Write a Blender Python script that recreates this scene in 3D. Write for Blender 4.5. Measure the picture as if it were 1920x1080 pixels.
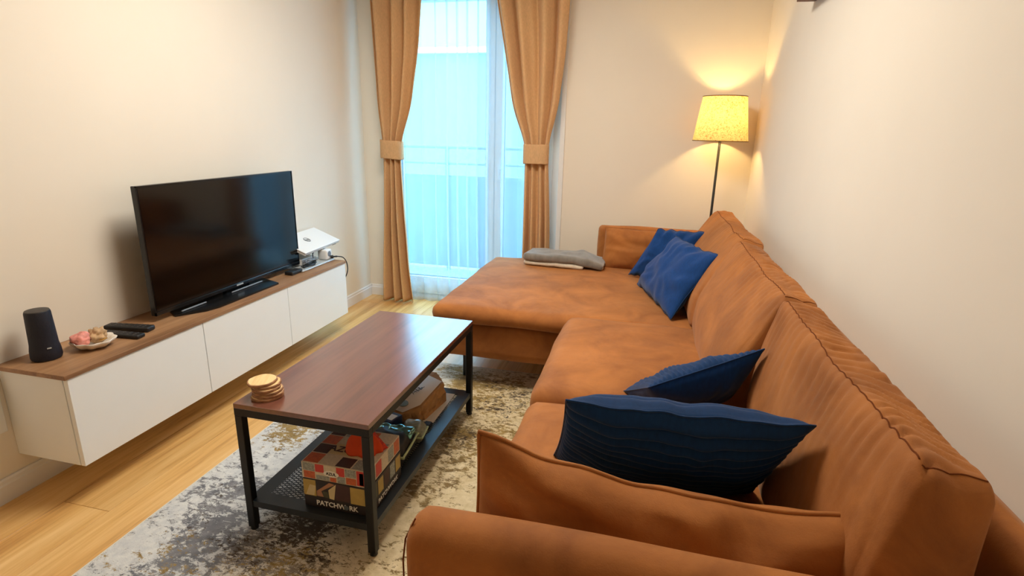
import bpy, bmesh, math, random
from mathutils import Vector, Matrix, noise
PI = math.pi
random.seed(7)
for o in list(bpy.data.objects):
    bpy.data.objects.remove(o)
SC = bpy.context.scene
COL = SC.collection

# ------------------------------------------------------------------ camera
cam_d = bpy.data.cameras.new('camera')
cam_d.sensor_width = 36.0
cam_d.lens = 36.0 * 1027.6 / 1920.0
cam_d.clip_start = 0.02
cam = bpy.data.objects.new('camera', cam_d)
COL.objects.link(cam)
yaw, pitch, roll = 0.2337, 0.2782, 0.0228
fw = Vector((-math.sin(yaw) * math.cos(pitch), math.cos(yaw) * math.cos(pitch), -math.sin(pitch)))
rt = Vector((math.cos(yaw), math.sin(yaw), 0))
up = rt.cross(fw)
r2 = rt * math.cos(roll) + up * math.sin(roll)
u2 = -rt * math.sin(roll) + up * math.cos(roll)
m = Matrix((r2, u2, -fw)).transposed().to_4x4()
m.translation = (2.045, -1.2279, 1.2593)
cam.matrix_world = m
SC.camera = cam

# ------------------------------------------------------------------ world, light, exposure
SC.view_settings.view_transform = 'Standard'
SC.view_settings.look = 'None'
SC.view_settings.gamma = 1.0
SC.view_settings.use_curve_mapping = False
SC.view_settings.exposure = 0.0
SC.cycles.use_denoising = True
SC.cycles.max_bounces = 10
SC.cycles.transparent_max_bounces = 16
SC.cycles.caustics_reflective = False
SC.cycles.caustics_refractive = False
SC.cycles.sample_clamp_indirect = 6.0

world = bpy.data.worlds.new('sky')
SC.world = world
world.use_nodes = True
wb = world.node_tree.nodes['Background']
# overcast sky: three times brighter at the zenith than at the horizon
_N, _L = world.node_tree.nodes, world.node_tree.links
_tc = _N.new('ShaderNodeTexCoord'); _sp = _N.new('ShaderNodeSeparateXYZ'); _L.new(_tc.outputs['Generated'], _sp.inputs[0])
_mr = _N.new('ShaderNodeMapRange'); _mr.inputs['From Min'].default_value = 0.0; _mr.inputs['From Max'].default_value = 1.0
_mr.inputs['To Min'].default_value = 6.8; _mr.inputs['To Max'].default_value = 20.4
_L.new(_sp.outputs['Z'], _mr.inputs['Value']); _L.new(_mr.outputs[0], wb.inputs['Strength'])
wb.inputs['Color'].default_value = (0.34, 0.68, 1.0, 1)

def area(name, loc, rot, sx, sy, power, color, portal=False, shape='RECTANGLE'):
    l = bpy.data.lights.new(name, 'AREA')
    l.shape = shape
    l.size = sx
    if shape == 'RECTANGLE':
        l.size_y = sy
    l.energy = power
    l.color = color
    l.cycles.is_portal = portal
    o = bpy.data.objects.new(name, l)
    o.location = loc
    o.rotation_euler = rot
    COL.objects.link(o)
    return o
area('window_portal', (0.81, 2.70, 1.15), (-PI / 2, 0, 0), 1.3, 2.3, 1, (1, 1, 1), portal=True)
# the light of the ceiling lamp over the living room (its fixture is built further down)
area('ceiling_lamp_light', (1.30, 0.75, 2.36), (0, 0, 0), 0.90, 0.90, 37, (1.0, 0.94, 0.84), shape='DISK')
area('hall_lamp_light', (1.5, -4.2, 2.36), (0, 0, 0), 0.90, 0.90, 4, (1.0, 0.80, 0.58), shape='DISK')

# ------------------------------------------------------------------ materials
def newmat(name):
    m = bpy.data.materials.new(name)
    m.use_nodes = True
    nt = m.node_tree
    return m, nt, nt.nodes['Principled BSDF']

def lin(c):
    return tuple(((v / 255.0) / 12.92 if v <= 10 else (((v / 255.0) + 0.055) / 1.055) ** 2.4) for v in c)

def setin(b, **kw):
    for k, v in kw.items():
        b.inputs[k.replace('_', ' ')].default_value = v

def simple(name, rgb, rough=0.6, metal=0.0, spec=0.5, bump=0.0, bscale=200, var=0.0, vscale=8, sheen=0.0, coat=0.0, stretch=None):
    """principled material with noise driven colour variation and fine relief"""
    m, nt, b = newmat(name)
    N, L = nt.nodes, nt.links
    c = lin(rgb)
    b.inputs['Base Color'].default_value = (*c, 1)
    b.inputs['Roughness'].default_value = rough
    b.inputs['Metallic'].default_value = metal
    b.inputs['Specular IOR Level'].default_value = spec
    if sheen:
        b.inputs['Sheen Weight'].default_value = sheen
        b.inputs['Sheen Roughness'].default_value = 0.4
    if coat:
        b.inputs['Coat Weight'].default_value = coat
        b.inputs['Coat Roughness'].default_value = 0.08
    tc = N.new('ShaderNodeTexCoord')
    src = tc.outputs['Object']
    if stretch:
        mp = N.new('ShaderNodeMapping')
        mp.inputs['Scale'].default_value = stretch
        L.new(src, mp.inputs['Vector'])
        src = mp.outputs['Vector']
    if var:
        n = N.new('ShaderNodeTexNoise')
        n.inputs['Scale'].default_value = vscale
        n.inputs['Detail'].default_value = 6
        n.inputs['Roughness'].default_value = 0.6
        L.new(src, n.inputs['Vector'])
        r = N.new('ShaderNodeValToRGB')
        r.color_ramp.elements[0].position = 0.3
        r.color_ramp.elements[1].position = 0.7
        r.color_ramp.elements[0].color = (*[v * (1 - var) for v in c], 1)
        r.color_ramp.elements[1].color = (*[min(1, v * (1 + var)) for v in c], 1)
        L.new(n.outputs['Fac'], r.inputs['Fac'])
        L.new(r.outputs['Color'], b.inputs['Base Color'])
    if bump:
        n2 = N.new('ShaderNodeTexNoise')
        n2.inputs['Scale'].default_value = bscale
        n2.inputs['Detail'].default_value = 3
        L.new(src, n2.inputs['Vector'])
        bp = N.new('ShaderNodeBump')
        bp.inputs['Strength'].default_value = bump
        bp.inputs['Distance'].default_value = 0.002
        L.new(n2.outputs['Fac'], bp.inputs['Height'])
        L.new(bp.outputs['Normal'], b.inputs['Normal'])
    return m

def wood(name, cols, rough=0.4, scale=1.0, axis='Y', bump=0.05, coat=0.0, knots=True, rand=0.0):
    """wood grain that runs along one object axis; each object gets its own offset"""
    m, nt, b = newmat(name)
    N, L = nt.nodes, nt.links
    tc = N.new('ShaderNodeTexCoord')
    oi = N.new('ShaderNodeObjectInfo')
    mul = N.new('ShaderNodeMath'); mul.operation = 'MULTIPLY'; mul.inputs[1].default_value = 37.0 if rand else 0.0
    L.new(oi.outputs['Random'], mul.inputs[0])
    add = N.new('ShaderNodeVectorMath'); add.operation = 'ADD'
    L.new(tc.outputs['Object'], add.inputs[0])
    L.new(mul.outputs[0], add.inputs[1])
    mp = N.new('ShaderNodeMapping')
    s = [14 * scale] * 3
    s['XYZ'.index(axis)] = 1.1 * scale
    mp.inputs['Scale'].default_value = s
    L.new(add.outputs[0], mp.inputs['Vector'])
    n1 = N.new('ShaderNodeTexNoise'); n1.inputs['Scale'].default_value = 1.0; n1.inputs['Detail'].default_value = 8
    n1.inputs['Roughness'].default_value = 0.62; n1.inputs['Distortion'].default_value = 0.6
    L.new(mp.outputs[0], n1.inputs['Vector'])
    mp2 = N.new('ShaderNodeMapping')
    s = [120 * scale] * 3
    s['XYZ'.index(axis)] = 5 * scale
    mp2.inputs['Scale'].default_value = s
    L.new(add.outputs[0], mp2.inputs['Vector'])
    n2 = N.new('ShaderNodeTexNoise'); n2.inputs['Scale'].default_value = 1.0; n2.inputs['Detail'].default_value = 4
    L.new(mp2.outputs[0], n2.inputs['Vector'])
    mx = N.new('ShaderNodeMath'); mx.operation = 'MULTIPLY_ADD'
    mx.inputs[1].default_value = 0.28
    L.new(n2.outputs['Fac'], mx.inputs[0])
    L.new(n1.outputs['Fac'], mx.inputs[2])
    r = N.new('ShaderNodeValToRGB')
    r.color_ramp.elements[0].position = 0.42
    r.color_ramp.elements[1].position = 0.86
    e = r.color_ramp.elements.new(0.62)
    r.color_ramp.elements[0].color = (*lin(cols[0]), 1)
    e.color = (*lin(cols[1]), 1)
    r.color_ramp.elements[2].color = (*lin(cols[2]), 1)
    L.new(mx.outputs[0], r.inputs['Fac'])
    out = r.outputs['Color']
    if rand:
        hs = N.new('ShaderNodeHueSaturation')
        mr = N.new('ShaderNodeMapRange')
        mr.inputs['To Min'].default_value = 1 - rand
        mr.inputs['To Max'].default_value = 1 + rand
        L.new(oi.outputs['Random'], mr.inputs['Value'])
        L.new(mr.outputs[0], hs.inputs['Value'])
        L.new(out, hs.inputs['Color'])
        out = hs.outputs['Color']
    L.new(out, b.inputs['Base Color'])
    b.inputs['Roughness'].default_value = rough
    if coat:
        b.inputs['Coat Weight'].default_value = coat
        b.inputs['Coat Roughness'].default_value = 0.20
        b.inputs['Coat IOR'].default_value = 1.7
    bp = N.new('ShaderNodeBump'); bp.inputs['Strength'].default_value = bump; bp.inputs['Distance'].default_value = 0.002
    L.new(mx.outputs[0], bp.inputs['Height'])
    L.new(bp.outputs['Normal'], b.inputs['Normal'])
    return m

def suede():
    m, nt, b = newmat('brown_suede')
    N, L = nt.nodes, nt.links
    tc = N.new('ShaderNodeTexCoord')
    n = N.new('ShaderNodeTexNoise'); n.inputs['Scale'].default_value = 5.5; n.inputs['Detail'].default_value = 7
    n.inputs['Roughness'].default_value = 0.62; n.inputs['Distortion'].default_value = 0.5
    L.new(tc.outputs['Object'], n.inputs['Vector'])
    r = N.new('ShaderNodeValToRGB')
    r.color_ramp.elements[0].position = 0.30; r.color_ramp.elements[0].color = (*lin((138, 82, 38)), 1)
    r.color_ramp.elements[1].position = 0.72; r.color_ramp.elements[1].color = (*lin((184, 117, 58)), 1)
    L.new(n.outputs['Fac'], r.inputs['Fac'])
    L.new(r.outputs['Color'], b.inputs['Base Color'])
    b.inputs['Roughness'].default_value = 0.78
    b.inputs['Specular IOR Level'].default_value = 0.28
    b.inputs['Sheen Weight'].default_value = 0.22
    b.inputs['Sheen Roughness'].default_value = 0.45
    b.inputs['Sheen Tint'].default_value = (1.0, 0.66, 0.45, 1)
    n2 = N.new('ShaderNodeTexNoise'); n2.inputs['Scale'].default_value = 420; n2.inputs['Detail'].default_value = 2
    L.new(tc.outputs['Object'], n2.inputs['Vector'])
    n3 = N.new('ShaderNodeTexNoise'); n3.inputs['Scale'].default_value = 16; n3.inputs['Detail'].default_value = 4
    L.new(tc.outputs['Object'], n3.inputs['Vector'])
    b1 = N.new('ShaderNodeBump'); b1.inputs['Strength'].default_value = 0.25; b1.inputs['Distance'].default_value = 0.001
    L.new(n2.outputs['Fac'], b1.inputs['Height'])
    b2 = N.new('ShaderNodeBump'); b2.inputs['Strength'].default_value = 0.22; b2.inputs['Distance'].default_value = 0.012
    L.new(n3.outputs['Fac'], b2.inputs['Height'])
    L.new(b1.outputs['Normal'], b2.inputs['Normal'])
    L.new(b2.outputs['Normal'], b.inputs['Normal'])
    return m

def fabric(name, rgb, trans=0.0, rough=0.9, var=0.08, weave=600, sheen=0.15, alpha=1.0, tr_rgb=None):
    m, nt, b = newmat(name)
    N, L = nt.nodes, nt.links
    c = lin(rgb)
    tc = N.new('ShaderNodeTexCoord')
    n = N.new('ShaderNodeTexNoise'); n.inputs['Scale'].default_value = weave * 0.35; n.inputs['Detail'].default_value = 4
    mp = N.new('ShaderNodeMapping'); mp.inputs['Scale'].default_value = (1, 1, 0.35)
    L.new(tc.outputs['Object'], mp.inputs[0]); L.new(mp.outputs[0], n.inputs['Vector'])
    r = N.new('ShaderNodeValToRGB')
    r.color_ramp.elements[0].position = 0.3; r.color_ramp.elements[0].color = (*[v * (1 - var) for v in c], 1)
    r.color_ramp.elements[1].position = 0.7; r.color_ramp.elements[1].color = (*[min(1, v * (1 + var)) for v in c], 1)
    L.new(n.outputs['Fac'], r.inputs['Fac'])
    L.new(r.outputs['Color'], b.inputs['Base Color'])
    b.inputs['Roughness'].default_value = rough
    b.inputs['Specular IOR Level'].default_value = 0.2
    b.inputs['Sheen Weight'].default_value = sheen
    bp = N.new('ShaderNodeBump'); bp.inputs['Strength'].default_value = 0.2; bp.inputs['Distance'].default_value = 0.001
    L.new(n.outputs['Fac'], bp.inputs['Height']); L.new(bp.outputs[0], b.inputs['Normal'])
    out = N['Material Output']
    sh = b.outputs[0]
    if trans:
        t = N.new('ShaderNodeBsdfTranslucent')
        t.inputs['Color'].default_value = (*(lin(tr_rgb) if tr_rgb else c), 1)
        mix = N.new('ShaderNodeMixShader'); mix.inputs[0].default_value = trans
        L.new(sh, mix.inputs[1]); L.new(t.outputs[0], mix.inputs[2])
        sh = mix.outputs[0]
    if alpha < 1:
        tp = N.new('ShaderNodeBsdfTransparent')
        mix = N.new('ShaderNodeMixShader'); mix.inputs[0].default_value = alpha
        L.new(tp.outputs[0], mix.inputs[1]); L.new(sh, mix.inputs[2])
        sh = mix.outputs[0]
    L.new(sh, out.inputs['Surface'])
    return m

def glassmat():
    m, nt, b = newmat('window_glass')
    N, L = nt.nodes, nt.links
    g = N.new('ShaderNodeBsdfGlossy'); g.inputs['Roughness'].default_value = 0.02
    t = N.new('ShaderNodeBsdfTransparent'); t.inputs['Color'].default_value = (0.92, 0.97, 0.97, 1)
    mix = N.new('ShaderNodeMixShader'); mix.inputs[0].default_value = 0.06
    L.new(t.outputs[0], mix.inputs[1]); L.new(g.outputs[0], mix.inputs[2])
    L.new(mix.outputs[0], N['Material Output'].inputs['Surface'])
    return m

def rugmat():
    m, nt, b = newmat('distressed_rug_pile')
    N, L = nt.nodes, nt.links
    tc = N.new('ShaderNodeTexCoord')
    def nz(scale, detail, stretch=(1, 1, 1), dist=0.0, rough=0.6, loc=(0, 0, 0)):
        mp = N.new('ShaderNodeMapping'); mp.inputs['Scale'].default_value = stretch; mp.inputs['Location'].default_value = loc
        L.new(tc.outputs['Object'], mp.inputs[0])
        n = N.new('ShaderNodeTexNoise'); n.inputs['Scale'].default_value = scale; n.inputs['Detail'].default_value = detail
        n.inputs['Roughness'].default_value = rough; n.inputs['Distortion'].default_value = dist
        L.new(mp.outputs[0], n.inputs['Vector'])
        return n.outputs['Fac']
    def ramp(f, a, c, ca=(0, 0, 0), cc=(1, 1, 1)):
        r = N.new('ShaderNodeValToRGB'); r.color_ramp.elements[0].position = a; r.color_ramp.elements[1].position = c
        r.color_ramp.elements[0].color = (*ca, 1); r.color_ramp.elements[1].color = (*cc, 1)
        L.new(f, r.inputs[0]); return r.outputs[0]
    def mixc(f, a, c):
        x = N.new('ShaderNodeMix'); x.data_type = 'RGBA'
        L.new(f, x.inputs[0])
        for s, v in ((6, a), (7, c)):
            if isinstance(v, tuple): x.inputs[s].default_value = (*v, 1)
            else: L.new(v, x.inputs[s])
        return x.outputs[2]
    def math_(op, a, c=None, clamp=False):
        x = N.new('ShaderNodeMath'); x.operation = op; x.use_clamp = clamp
        for s, v in ((0, a), (1, c)):
            if v is None: continue
            if isinstance(v, (int, float)): x.inputs[s].default_value = v
            else: L.new(v, x.inputs[s])
        return x.outputs[0]
    sep = N.new('ShaderNodeSeparateXYZ'); L.new(tc.outputs['Object'], sep.inputs[0])
    # left (x small) is blue grey, right and far are cream and ochre
    gx = N.new('ShaderNodeMapRange'); gx.inputs['From Min'].default_value = 0.30; gx.inputs['From Max'].default_value = 0.80
    L.new(sep.outputs['X'], gx.inputs['Value'])
    cream = ramp(nz(30, 5), 0.3, 0.7, lin((204, 184, 142)), lin((232, 216, 180)))
    pale = ramp(nz(40, 5), 0.3, 0.7, lin((196, 198, 200)), lin((226, 226, 222)))
    base = mixc(gx.outputs[0], pale, cream)
    grey = ramp(nz(12, 8, (1, 1, 1), 0.3, 0.7), 0.3, 0.72, lin((88, 90, 98)), lin((150, 150, 152)))
    brown = ramp(nz(14, 8, (1, 1, 1), 0.3, 0.7), 0.3, 0.7, lin((92, 72, 44)), lin((158, 132, 84)))
    dark = mixc(gx.outputs[0], grey, brown)
    # the woven design: worn clusters at fixed places of the rug, broken up by fine noise
    def blob(*spots):
        tot = None
        for cx, cy, r, k in spots:
            d = N.new('ShaderNodeVectorMath'); d.operation = 'DISTANCE'; d.inputs[1].default_value = (cx, cy, 0.01)
            L.new(tc.outputs['Object'], d.inputs[0])
            mr = N.new('ShaderNodeMapRange'); mr.interpolation_type = 'SMOOTHSTEP'
            mr.inputs['From Min'].default_value = 0; mr.inputs['From Max'].default_value = r
            mr.inputs['To Min'].default_value = k; mr.inputs['To Max'].default_value = 0
            L.new(d.outputs['Value'], mr.inputs['Value'])
            tot = mr.outputs[0] if tot is None else math_('ADD', tot, mr.outputs[0])
        return tot
    def cluster(spots, seed, thr, scale=34, big_s=3.0):
        g = math_('ADD', math_('MULTIPLY', nz(big_s, 3, (1, 1, 1), 0.7, 0.5, (seed, seed * 2, 0)), 0.75), math_('MULTIPLY', nz(scale, 10, (0.9, 1.4, 1), 0.4, 0.80, (seed * 3, seed, 0)), 1.15))
        g = math_('ADD', g, blob(*spots))
        return ramp(math_('MULTIPLY', g, 0.5), thr / 2, thr / 2 + 0.022)
    c = mixc(cluster([(0.25, 0.90, 0.50, 0.12), (0.10, 1.25, 0.35, 0.12), (0.45, 0.35, 0.5, 0.15), (0.8, 1.35, 0.35, 0.12), (1.3, 0.8, 0.5, 0.10)], 0.4, 1.04), base, dark)
    c = mixc(cluster([(0.12, 1.42, 0.22, 0.28), (0.55, 0.70, 0.32, 0.20), (0.15, 0.75, 0.25, 0.12), (0.82, 2.12, 0.45, 0.24), (0.80, 1.60, 0.35, 0.15), (1.3, 1.7, 0.5, 0.15)], 3.3, 1.10), c, ramp(nz(18, 5), 0.3, 0.7, lin((116, 92, 44)), lin((176, 148, 88))))
    c = mixc(cluster([(0.55, 0.90, 0.30, 0.20), (0.80, 1.62, 0.34, 0.16), (0.88, 2.05, 0.40, 0.10), (0.30, 0.90, 0.35, 0.08), (0.60, 0.6, 0.3, 0.12)], 7.3, 1.13, 44), c, lin((70, 56, 42)))
    L.new(c, b.inputs['Base Color'])
    b.inputs['Roughness'].default_value = 0.95
    b.inputs['Specular IOR Level'].default_value = 0.1
    b.inputs['Sheen Weight'].default_value = 0.2
    bp = N.new('ShaderNodeBump'); bp.inputs['Strength'].default_value = 0.6; bp.inputs['Distance'].default_value = 0.004
    L.new(nz(260, 3), bp.inputs['Height']); L.new(bp.outputs[0], b.inputs['Normal'])
    return m

M = {}
M['wall'] = simple('cream_wall_paint', (238, 230, 216), 0.85, var=0.012, vscale=3, bump=0.04, bscale=160, spec=0.2)
M['ceiling'] = simple('white_ceiling_paint', (240, 236, 228), 0.9, bump=0.03)
M['trim'] = simple('white_trim_lacquer', (236, 236, 236), 0.45, var=0.01)
M['pvc'] = simple('white_window_plastic', (232, 238, 242), 0.35, var=0.01)
M['oak'] = wood('oak_floor_boards', [(184, 132, 72), (222, 174, 106), (240, 200, 136)], 0.36, 1.0, 'Y', 0.06, rand=0.07)
M['gap'] = simple('dark_floor_joint', (110, 78, 44), 0.8)
M['rug'] = rugmat()
M['hem'] = simple('cream_rug_binding', (226, 220, 204), 0.9, bump=0.5, bscale=500)
M['cab'] = simple('white_cabinet_lacquer', (244, 247, 248), 0.42, var=0.008)
M['cabtop'] = wood('walnut_veneer_top', [(118, 84, 56), (152, 112, 78), (176, 136, 98)], 0.45, 1.2, 'Y', 0.05)
M['tabletop'] = wood('dark_brown_tabletop', [(92, 54, 42), (116, 70, 55), (130, 83, 66)], 0.28, 0.7, 'Y', 0.02, coat=1.0)
M['blackmetal'] = simple('black_powder_coat', (26, 25, 26), 0.45, metal=0.3, bump=0.15, bscale=500)
M['greymetal'] = simple('charcoal_shelf_metal', (52, 56, 60), 0.38, metal=0.5, bump=0.1, bscale=500)
M['suede'] = suede()
M['seam'] = simple('dark_brown_seam', (112, 60, 30), 0.9, spec=0.1)
M['curtain'] = fabric('tan_curtain_cloth', (238, 198, 148), trans=0.34, var=0.10, weave=500, tr_rgb=(214, 150, 86))
M['lining'] = fabric('pale_curtain_lining', (226, 214, 200), trans=0.35)
M['sheer'] = fabric('sheer_white_voile', (214, 232, 240), trans=0.60, var=0.01, alpha=0.42, sheen=0.0)
M['glass'] = glassmat()
M['blue'] = fabric('navy_velvet', (8, 58, 118), var=0.14, weave=400, sheen=0.14, rough=0.8)
M['bluerib'] = fabric('navy_ribbed_velvet', (7, 50, 96), var=0.12, weave=400, sheen=0.14, rough=0.8)
M['throw'] = fabric('grey_fleece', (124, 118, 110), var=0.16, weave=140, sheen=0.6)
M['throwpale'] = fabric('pale_fleece_underside', (206, 192, 172), var=0.1, weave=140, sheen=0.5)
M['tvblack'] = simple('gloss_black_plastic', (14, 15, 17), 0.22, spec=0.5, var=0.02)
M['screen'] = simple('tv_screen_glass', (2, 2, 4), 0.12, spec=0.5)
M['navyplastic'] = simple('navy_black_speaker_mesh', (12, 16, 34), 0.6, bump=0.5, bscale=600)
M['speakertop'] = simple('dark_speaker_top', (54, 50, 48), 0.5, bump=0.5, bscale=500)
M['black'] = simple('matt_black_plastic', (22, 22, 24), 0.5, bump=0.05)
M['greyplastic'] = simple('grey_plastic', (120, 124, 130), 0.4)
M['whiteplastic'] = simple('white_plastic', (236, 238, 238), 0.35)
M['silver'] = simple('pale_silver_plastic', (206, 212, 214), 0.3, metal=0.3)
M['logo'] = simple('grey_print', (92, 100, 104), 0.4)
M['shell'] = simple('white_glazed_ceramic', (236, 228, 216), 0.25, var=0.02)
M['pink'] = simple('pink_coral', (232, 150, 138), 0.55, var=0.25, vscale=60, bump=0.3, bscale=120)
M['sand'] = simple('sandy_stone', (190, 156, 116), 0.8, var=0.25, vscale=50, bump=0.8, bscale=90)
M['gold'] = simple('gold_metal', (206, 160, 80), 0.28, metal=1.0)
M['coasterface'] = wood('pale_wood_slice', [(206, 166, 104), (232, 200, 142), (244, 218, 164)], 0.6, 2.0, 'X', 0.05)
M['bark'] = simple('wood_slice_bark', (164, 122, 88), 0.85, var=0.3, vscale=70, bump=0.9, bscale=120)
M['kraft'] = simple('brown_kraft_paper', (184, 136, 84), 0.75, var=0.08, vscale=20, bump=0.2, bscale=200)
M['paper'] = simple('white_paper', (226, 218, 206), 0.65, var=0.03)
M['ink'] = simple('black_ink', (30, 30, 30), 0.6)
M['sage'] = simple('sage_green_print', (112, 112, 84), 0.6, var=0.2, vscale=90)
M['white'] = simple('white_print', (240, 236, 226), 0.6)
M['orange'] = simple('orange_felt', (226, 78, 26), 0.8, var=0.1, vscale=20, bump=0.3)
M['redprint'] = simple('red_printed_cloth', (214, 64, 40), 0.7, var=0.55, vscale=120)
M['foilteal'] = simple('teal_foil', (120, 172, 170), 0.15, metal=0.75, var=0.3, vscale=60)
M['palegreen'] = simple('pale_green_edge', (176, 186, 136), 0.5, var=0.06)
M['film'] = simple('clear_grey_film', (132, 136, 120), 0.14, spec=0.8, var=0.3, vscale=70)
M['deepblue'] = simple('deep_blue_carton', (32, 38, 66), 0.3, var=0.2, vscale=30)
M['violet'] = simple('violet_carton_edge', (96, 98, 148), 0.4)
M['boxblack'] = simple('dark_carton', (40, 30, 28), 0.5, var=0.35, vscale=60)
M['balcony'] = simple('pale_balcony_panel', (92, 112, 130), 0.6, var=0.04)
M['balconyfloor'] = simple('balcony_concrete', (140, 144, 146), 0.8, var=0.1)
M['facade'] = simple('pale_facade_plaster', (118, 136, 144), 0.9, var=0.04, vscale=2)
M['skycover'] = simple('sky_cover_plaster', (172, 192, 198), 0.9, var=0.03, vscale=2)
M['facadewin'] = simple('facade_window_glass', (120, 140, 156), 0.15, spec=0.8)
M['rail'] = simple('grey_railing_paint', (84, 102, 120), 0.45)
M['darkwood'] = wood('dark_ledge_wood', [(70, 40, 26), (100, 60, 38), (120, 76, 50)], 0.5)
M['mustard'] = simple('mustard_patch', (186, 158, 84), 0.6, var=0.08, vscale=40)
M['creampatch'] = simple('cream_patch', (214, 196, 146), 0.6, var=0.06, vscale=40)
M['brownpatch'] = simple('brown_patch', (74, 46, 42), 0.6, var=0.15, vscale=40)
M['rosepatch'] = simple('dusty_rose_patch', (176, 126, 92), 0.6, var=0.1, vscale=40)
M['greenpatch'] = simple('olive_patch', (78, 78, 56), 0.6, var=0.15, vscale=40)
M['redtile'] = simple('red_tile_print', (206, 60, 48), 0.5, var=0.05)
M['greytile'] = simple('blue_grey_tile_print', (152, 154, 144), 0.5, var=0.45, vscale=180)
M['orangetile'] = simple('orange_tile_print', (200, 98, 52), 0.5, var=0.2, vscale=100)
M['creamtile'] = simple('cream_tile_print', (214, 200, 172), 0.5, var=0.12, vscale=120)

def shade_mat():
    m, nt, b = newmat('linen_lampshade')
    N, L = nt.nodes, nt.links
    tc = N.new('ShaderNodeTexCoord')
    n = N.new('ShaderNodeTexNoise'); n.inputs['Scale'].default_value = 95; n.inputs['Detail'].default_value = 5; n.inputs['Distortion'].default_value = 1.5
    L.new(tc.outputs['Object'], n.inputs['Vector'])
    r = N.new('ShaderNodeValToRGB')
    r.color_ramp.elements[0].position = 0.34; r.color_ramp.elements[0].color = (*lin((176, 140, 84)), 1)
    r.color_ramp.elements[1].position = 0.54; r.color_ramp.elements[1].color = (*lin((232, 206, 150)), 1)
    L.new(n.outputs['Fac'], r.inputs['Fac'])
    L.new(r.outputs[0], b.inputs['Base Color'])
    b.inputs['Roughness'].default_value = 0.9
    t = N.new('ShaderNodeBsdfTranslucent'); L.new(r.outputs[0], t.inputs['Color'])
    mix = N.new('ShaderNodeMixShader'); mix.inputs[0].default_value = 0.45
    L.new(b.outputs[0], mix.inputs[1]); L.new(t.outputs[0], mix.inputs[2])
    L.new(mix.outputs[0], N['Material Output'].inputs['Surface'])
    return m
M['shade'] = shade_mat()
M['shadetrim'] = simple('shade_trim', (120, 90, 44), 0.7)
mb, nt, b_ = newmat('lit_bulb')
b_.inputs['Emission Color'].default_value = (1, 0.66, 0.3, 1)
b_.inputs['Emission Strength'].default_value = 14
M['bulb'] = mb
mb, nt, b_ = newmat('lit_ceiling_diffuser')
b_.inputs['Emission Color'].default_value = (1, 0.84, 0.62, 1)
b_.inputs['Emission Strength'].default_value = 3
M['diffuser'] = mb

# ------------------------------------------------------------------ mesh helpers
INFO = {}
def empty(name, loc, rz=0.0, label=None, cat=None, group=None, kind=None):
    o = bpy.data.objects.new(name, None)
    o.empty_display_size = 0.05
    COL.objects.link(o)
    o.location = loc
    o.rotation_euler = (0, 0, rz)
    INFO[o.name] = Matrix.Translation(Vector(loc)) @ Matrix.Rotation(rz, 4, 'Z')
    tag(o, label, cat, group, kind)
    return o

def tag(o, label=None, cat=None, group=None, kind=None):
    for k, v in (('label', label), ('category', cat), ('group', group), ('kind', kind)):
        if v:
            o[k] = v
    return o

def obj(name, bm, mat, parent=None, smooth=False, origin=None, label=None, cat=None, group=None, kind=None, local=False, sharp=None):
    """one bmesh in world coordinates -> one object (in the parent's frame unless local)"""
    me = bpy.data.meshes.new(name)
    bmesh.ops.recalc_face_normals(bm, faces=bm.faces)
    bm.to_mesh(me)
    bm.free()
    mats = mat if isinstance(mat, (list, tuple)) else [mat]
    for x in mats:
        me.materials.append(x)
    if smooth:
        me.polygons.foreach_set('use_smooth', [True] * len(me.polygons))
        if sharp:
            me.set_sharp_from_angle(angle=math.radians(sharp))
    o = bpy.data.objects.new(name, me)
    COL.objects.link(o)
    if parent is not None:
        o.parent = parent
        W = INFO[parent.name]
        if not local:
            me.transform(W.inverted())
        INFO[o.name] = W
    else:
        T = Matrix.Translation(Vector(origin)) if origin is not None else Matrix.Identity(4)
        if not local:
            me.transform(T.inverted())
        o.location = T.translation
        INFO[o.name] = T
    tag(o, label, cat, group, kind)
    return o

def B():
    return bmesh.new()

def box(bm, a, c, bev=0.0, seg=2, mi=0, mat=None):
    x0, y0, z0 = a
    x1, y1, z1 = c
    vs = [bm.verts.new(p) for p in ((x0, y0, z0), (x1, y0, z0), (x1, y1, z0), (x0, y1, z0), (x0, y0, z1), (x1, y0, z1), (x1, y1, z1), (x0, y1, z1))]
    fs = [bm.faces.new([vs[i] for i in q]) for q in ((0, 3, 2, 1), (4, 5, 6, 7), (0, 1, 5, 4), (1, 2, 6, 5), (2, 3, 7, 6), (3, 0, 4, 7))]
    for f in fs:
        f.material_index = mi
    if bev > 0:
        es = list({e for f in fs for e in f.edges})
        r = bmesh.ops.bevel(bm, geom=es, offset=bev, segments=seg, profile=0.5, affect='EDGES')
        allv = set(v for f in r['faces'] for v in f.verts) | set(v for f in fs if f.is_valid for v in f.verts)
        for f in r['faces']:
            f.material_index = mi
        vs = [v for v in allv if v.is_valid]
    if mat is not None:
        bmesh.ops.transform(bm, matrix=mat, verts=vs)
    return vs

def frame_of(d):
    d = Vector(d).normalized()
    a = Vector((0, 0, 1)) if abs(d.z) < 0.9 else Vector((1, 0, 0))
    x = d.cross(a).normalized()
    return x, d.cross(x).normalized()

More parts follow.
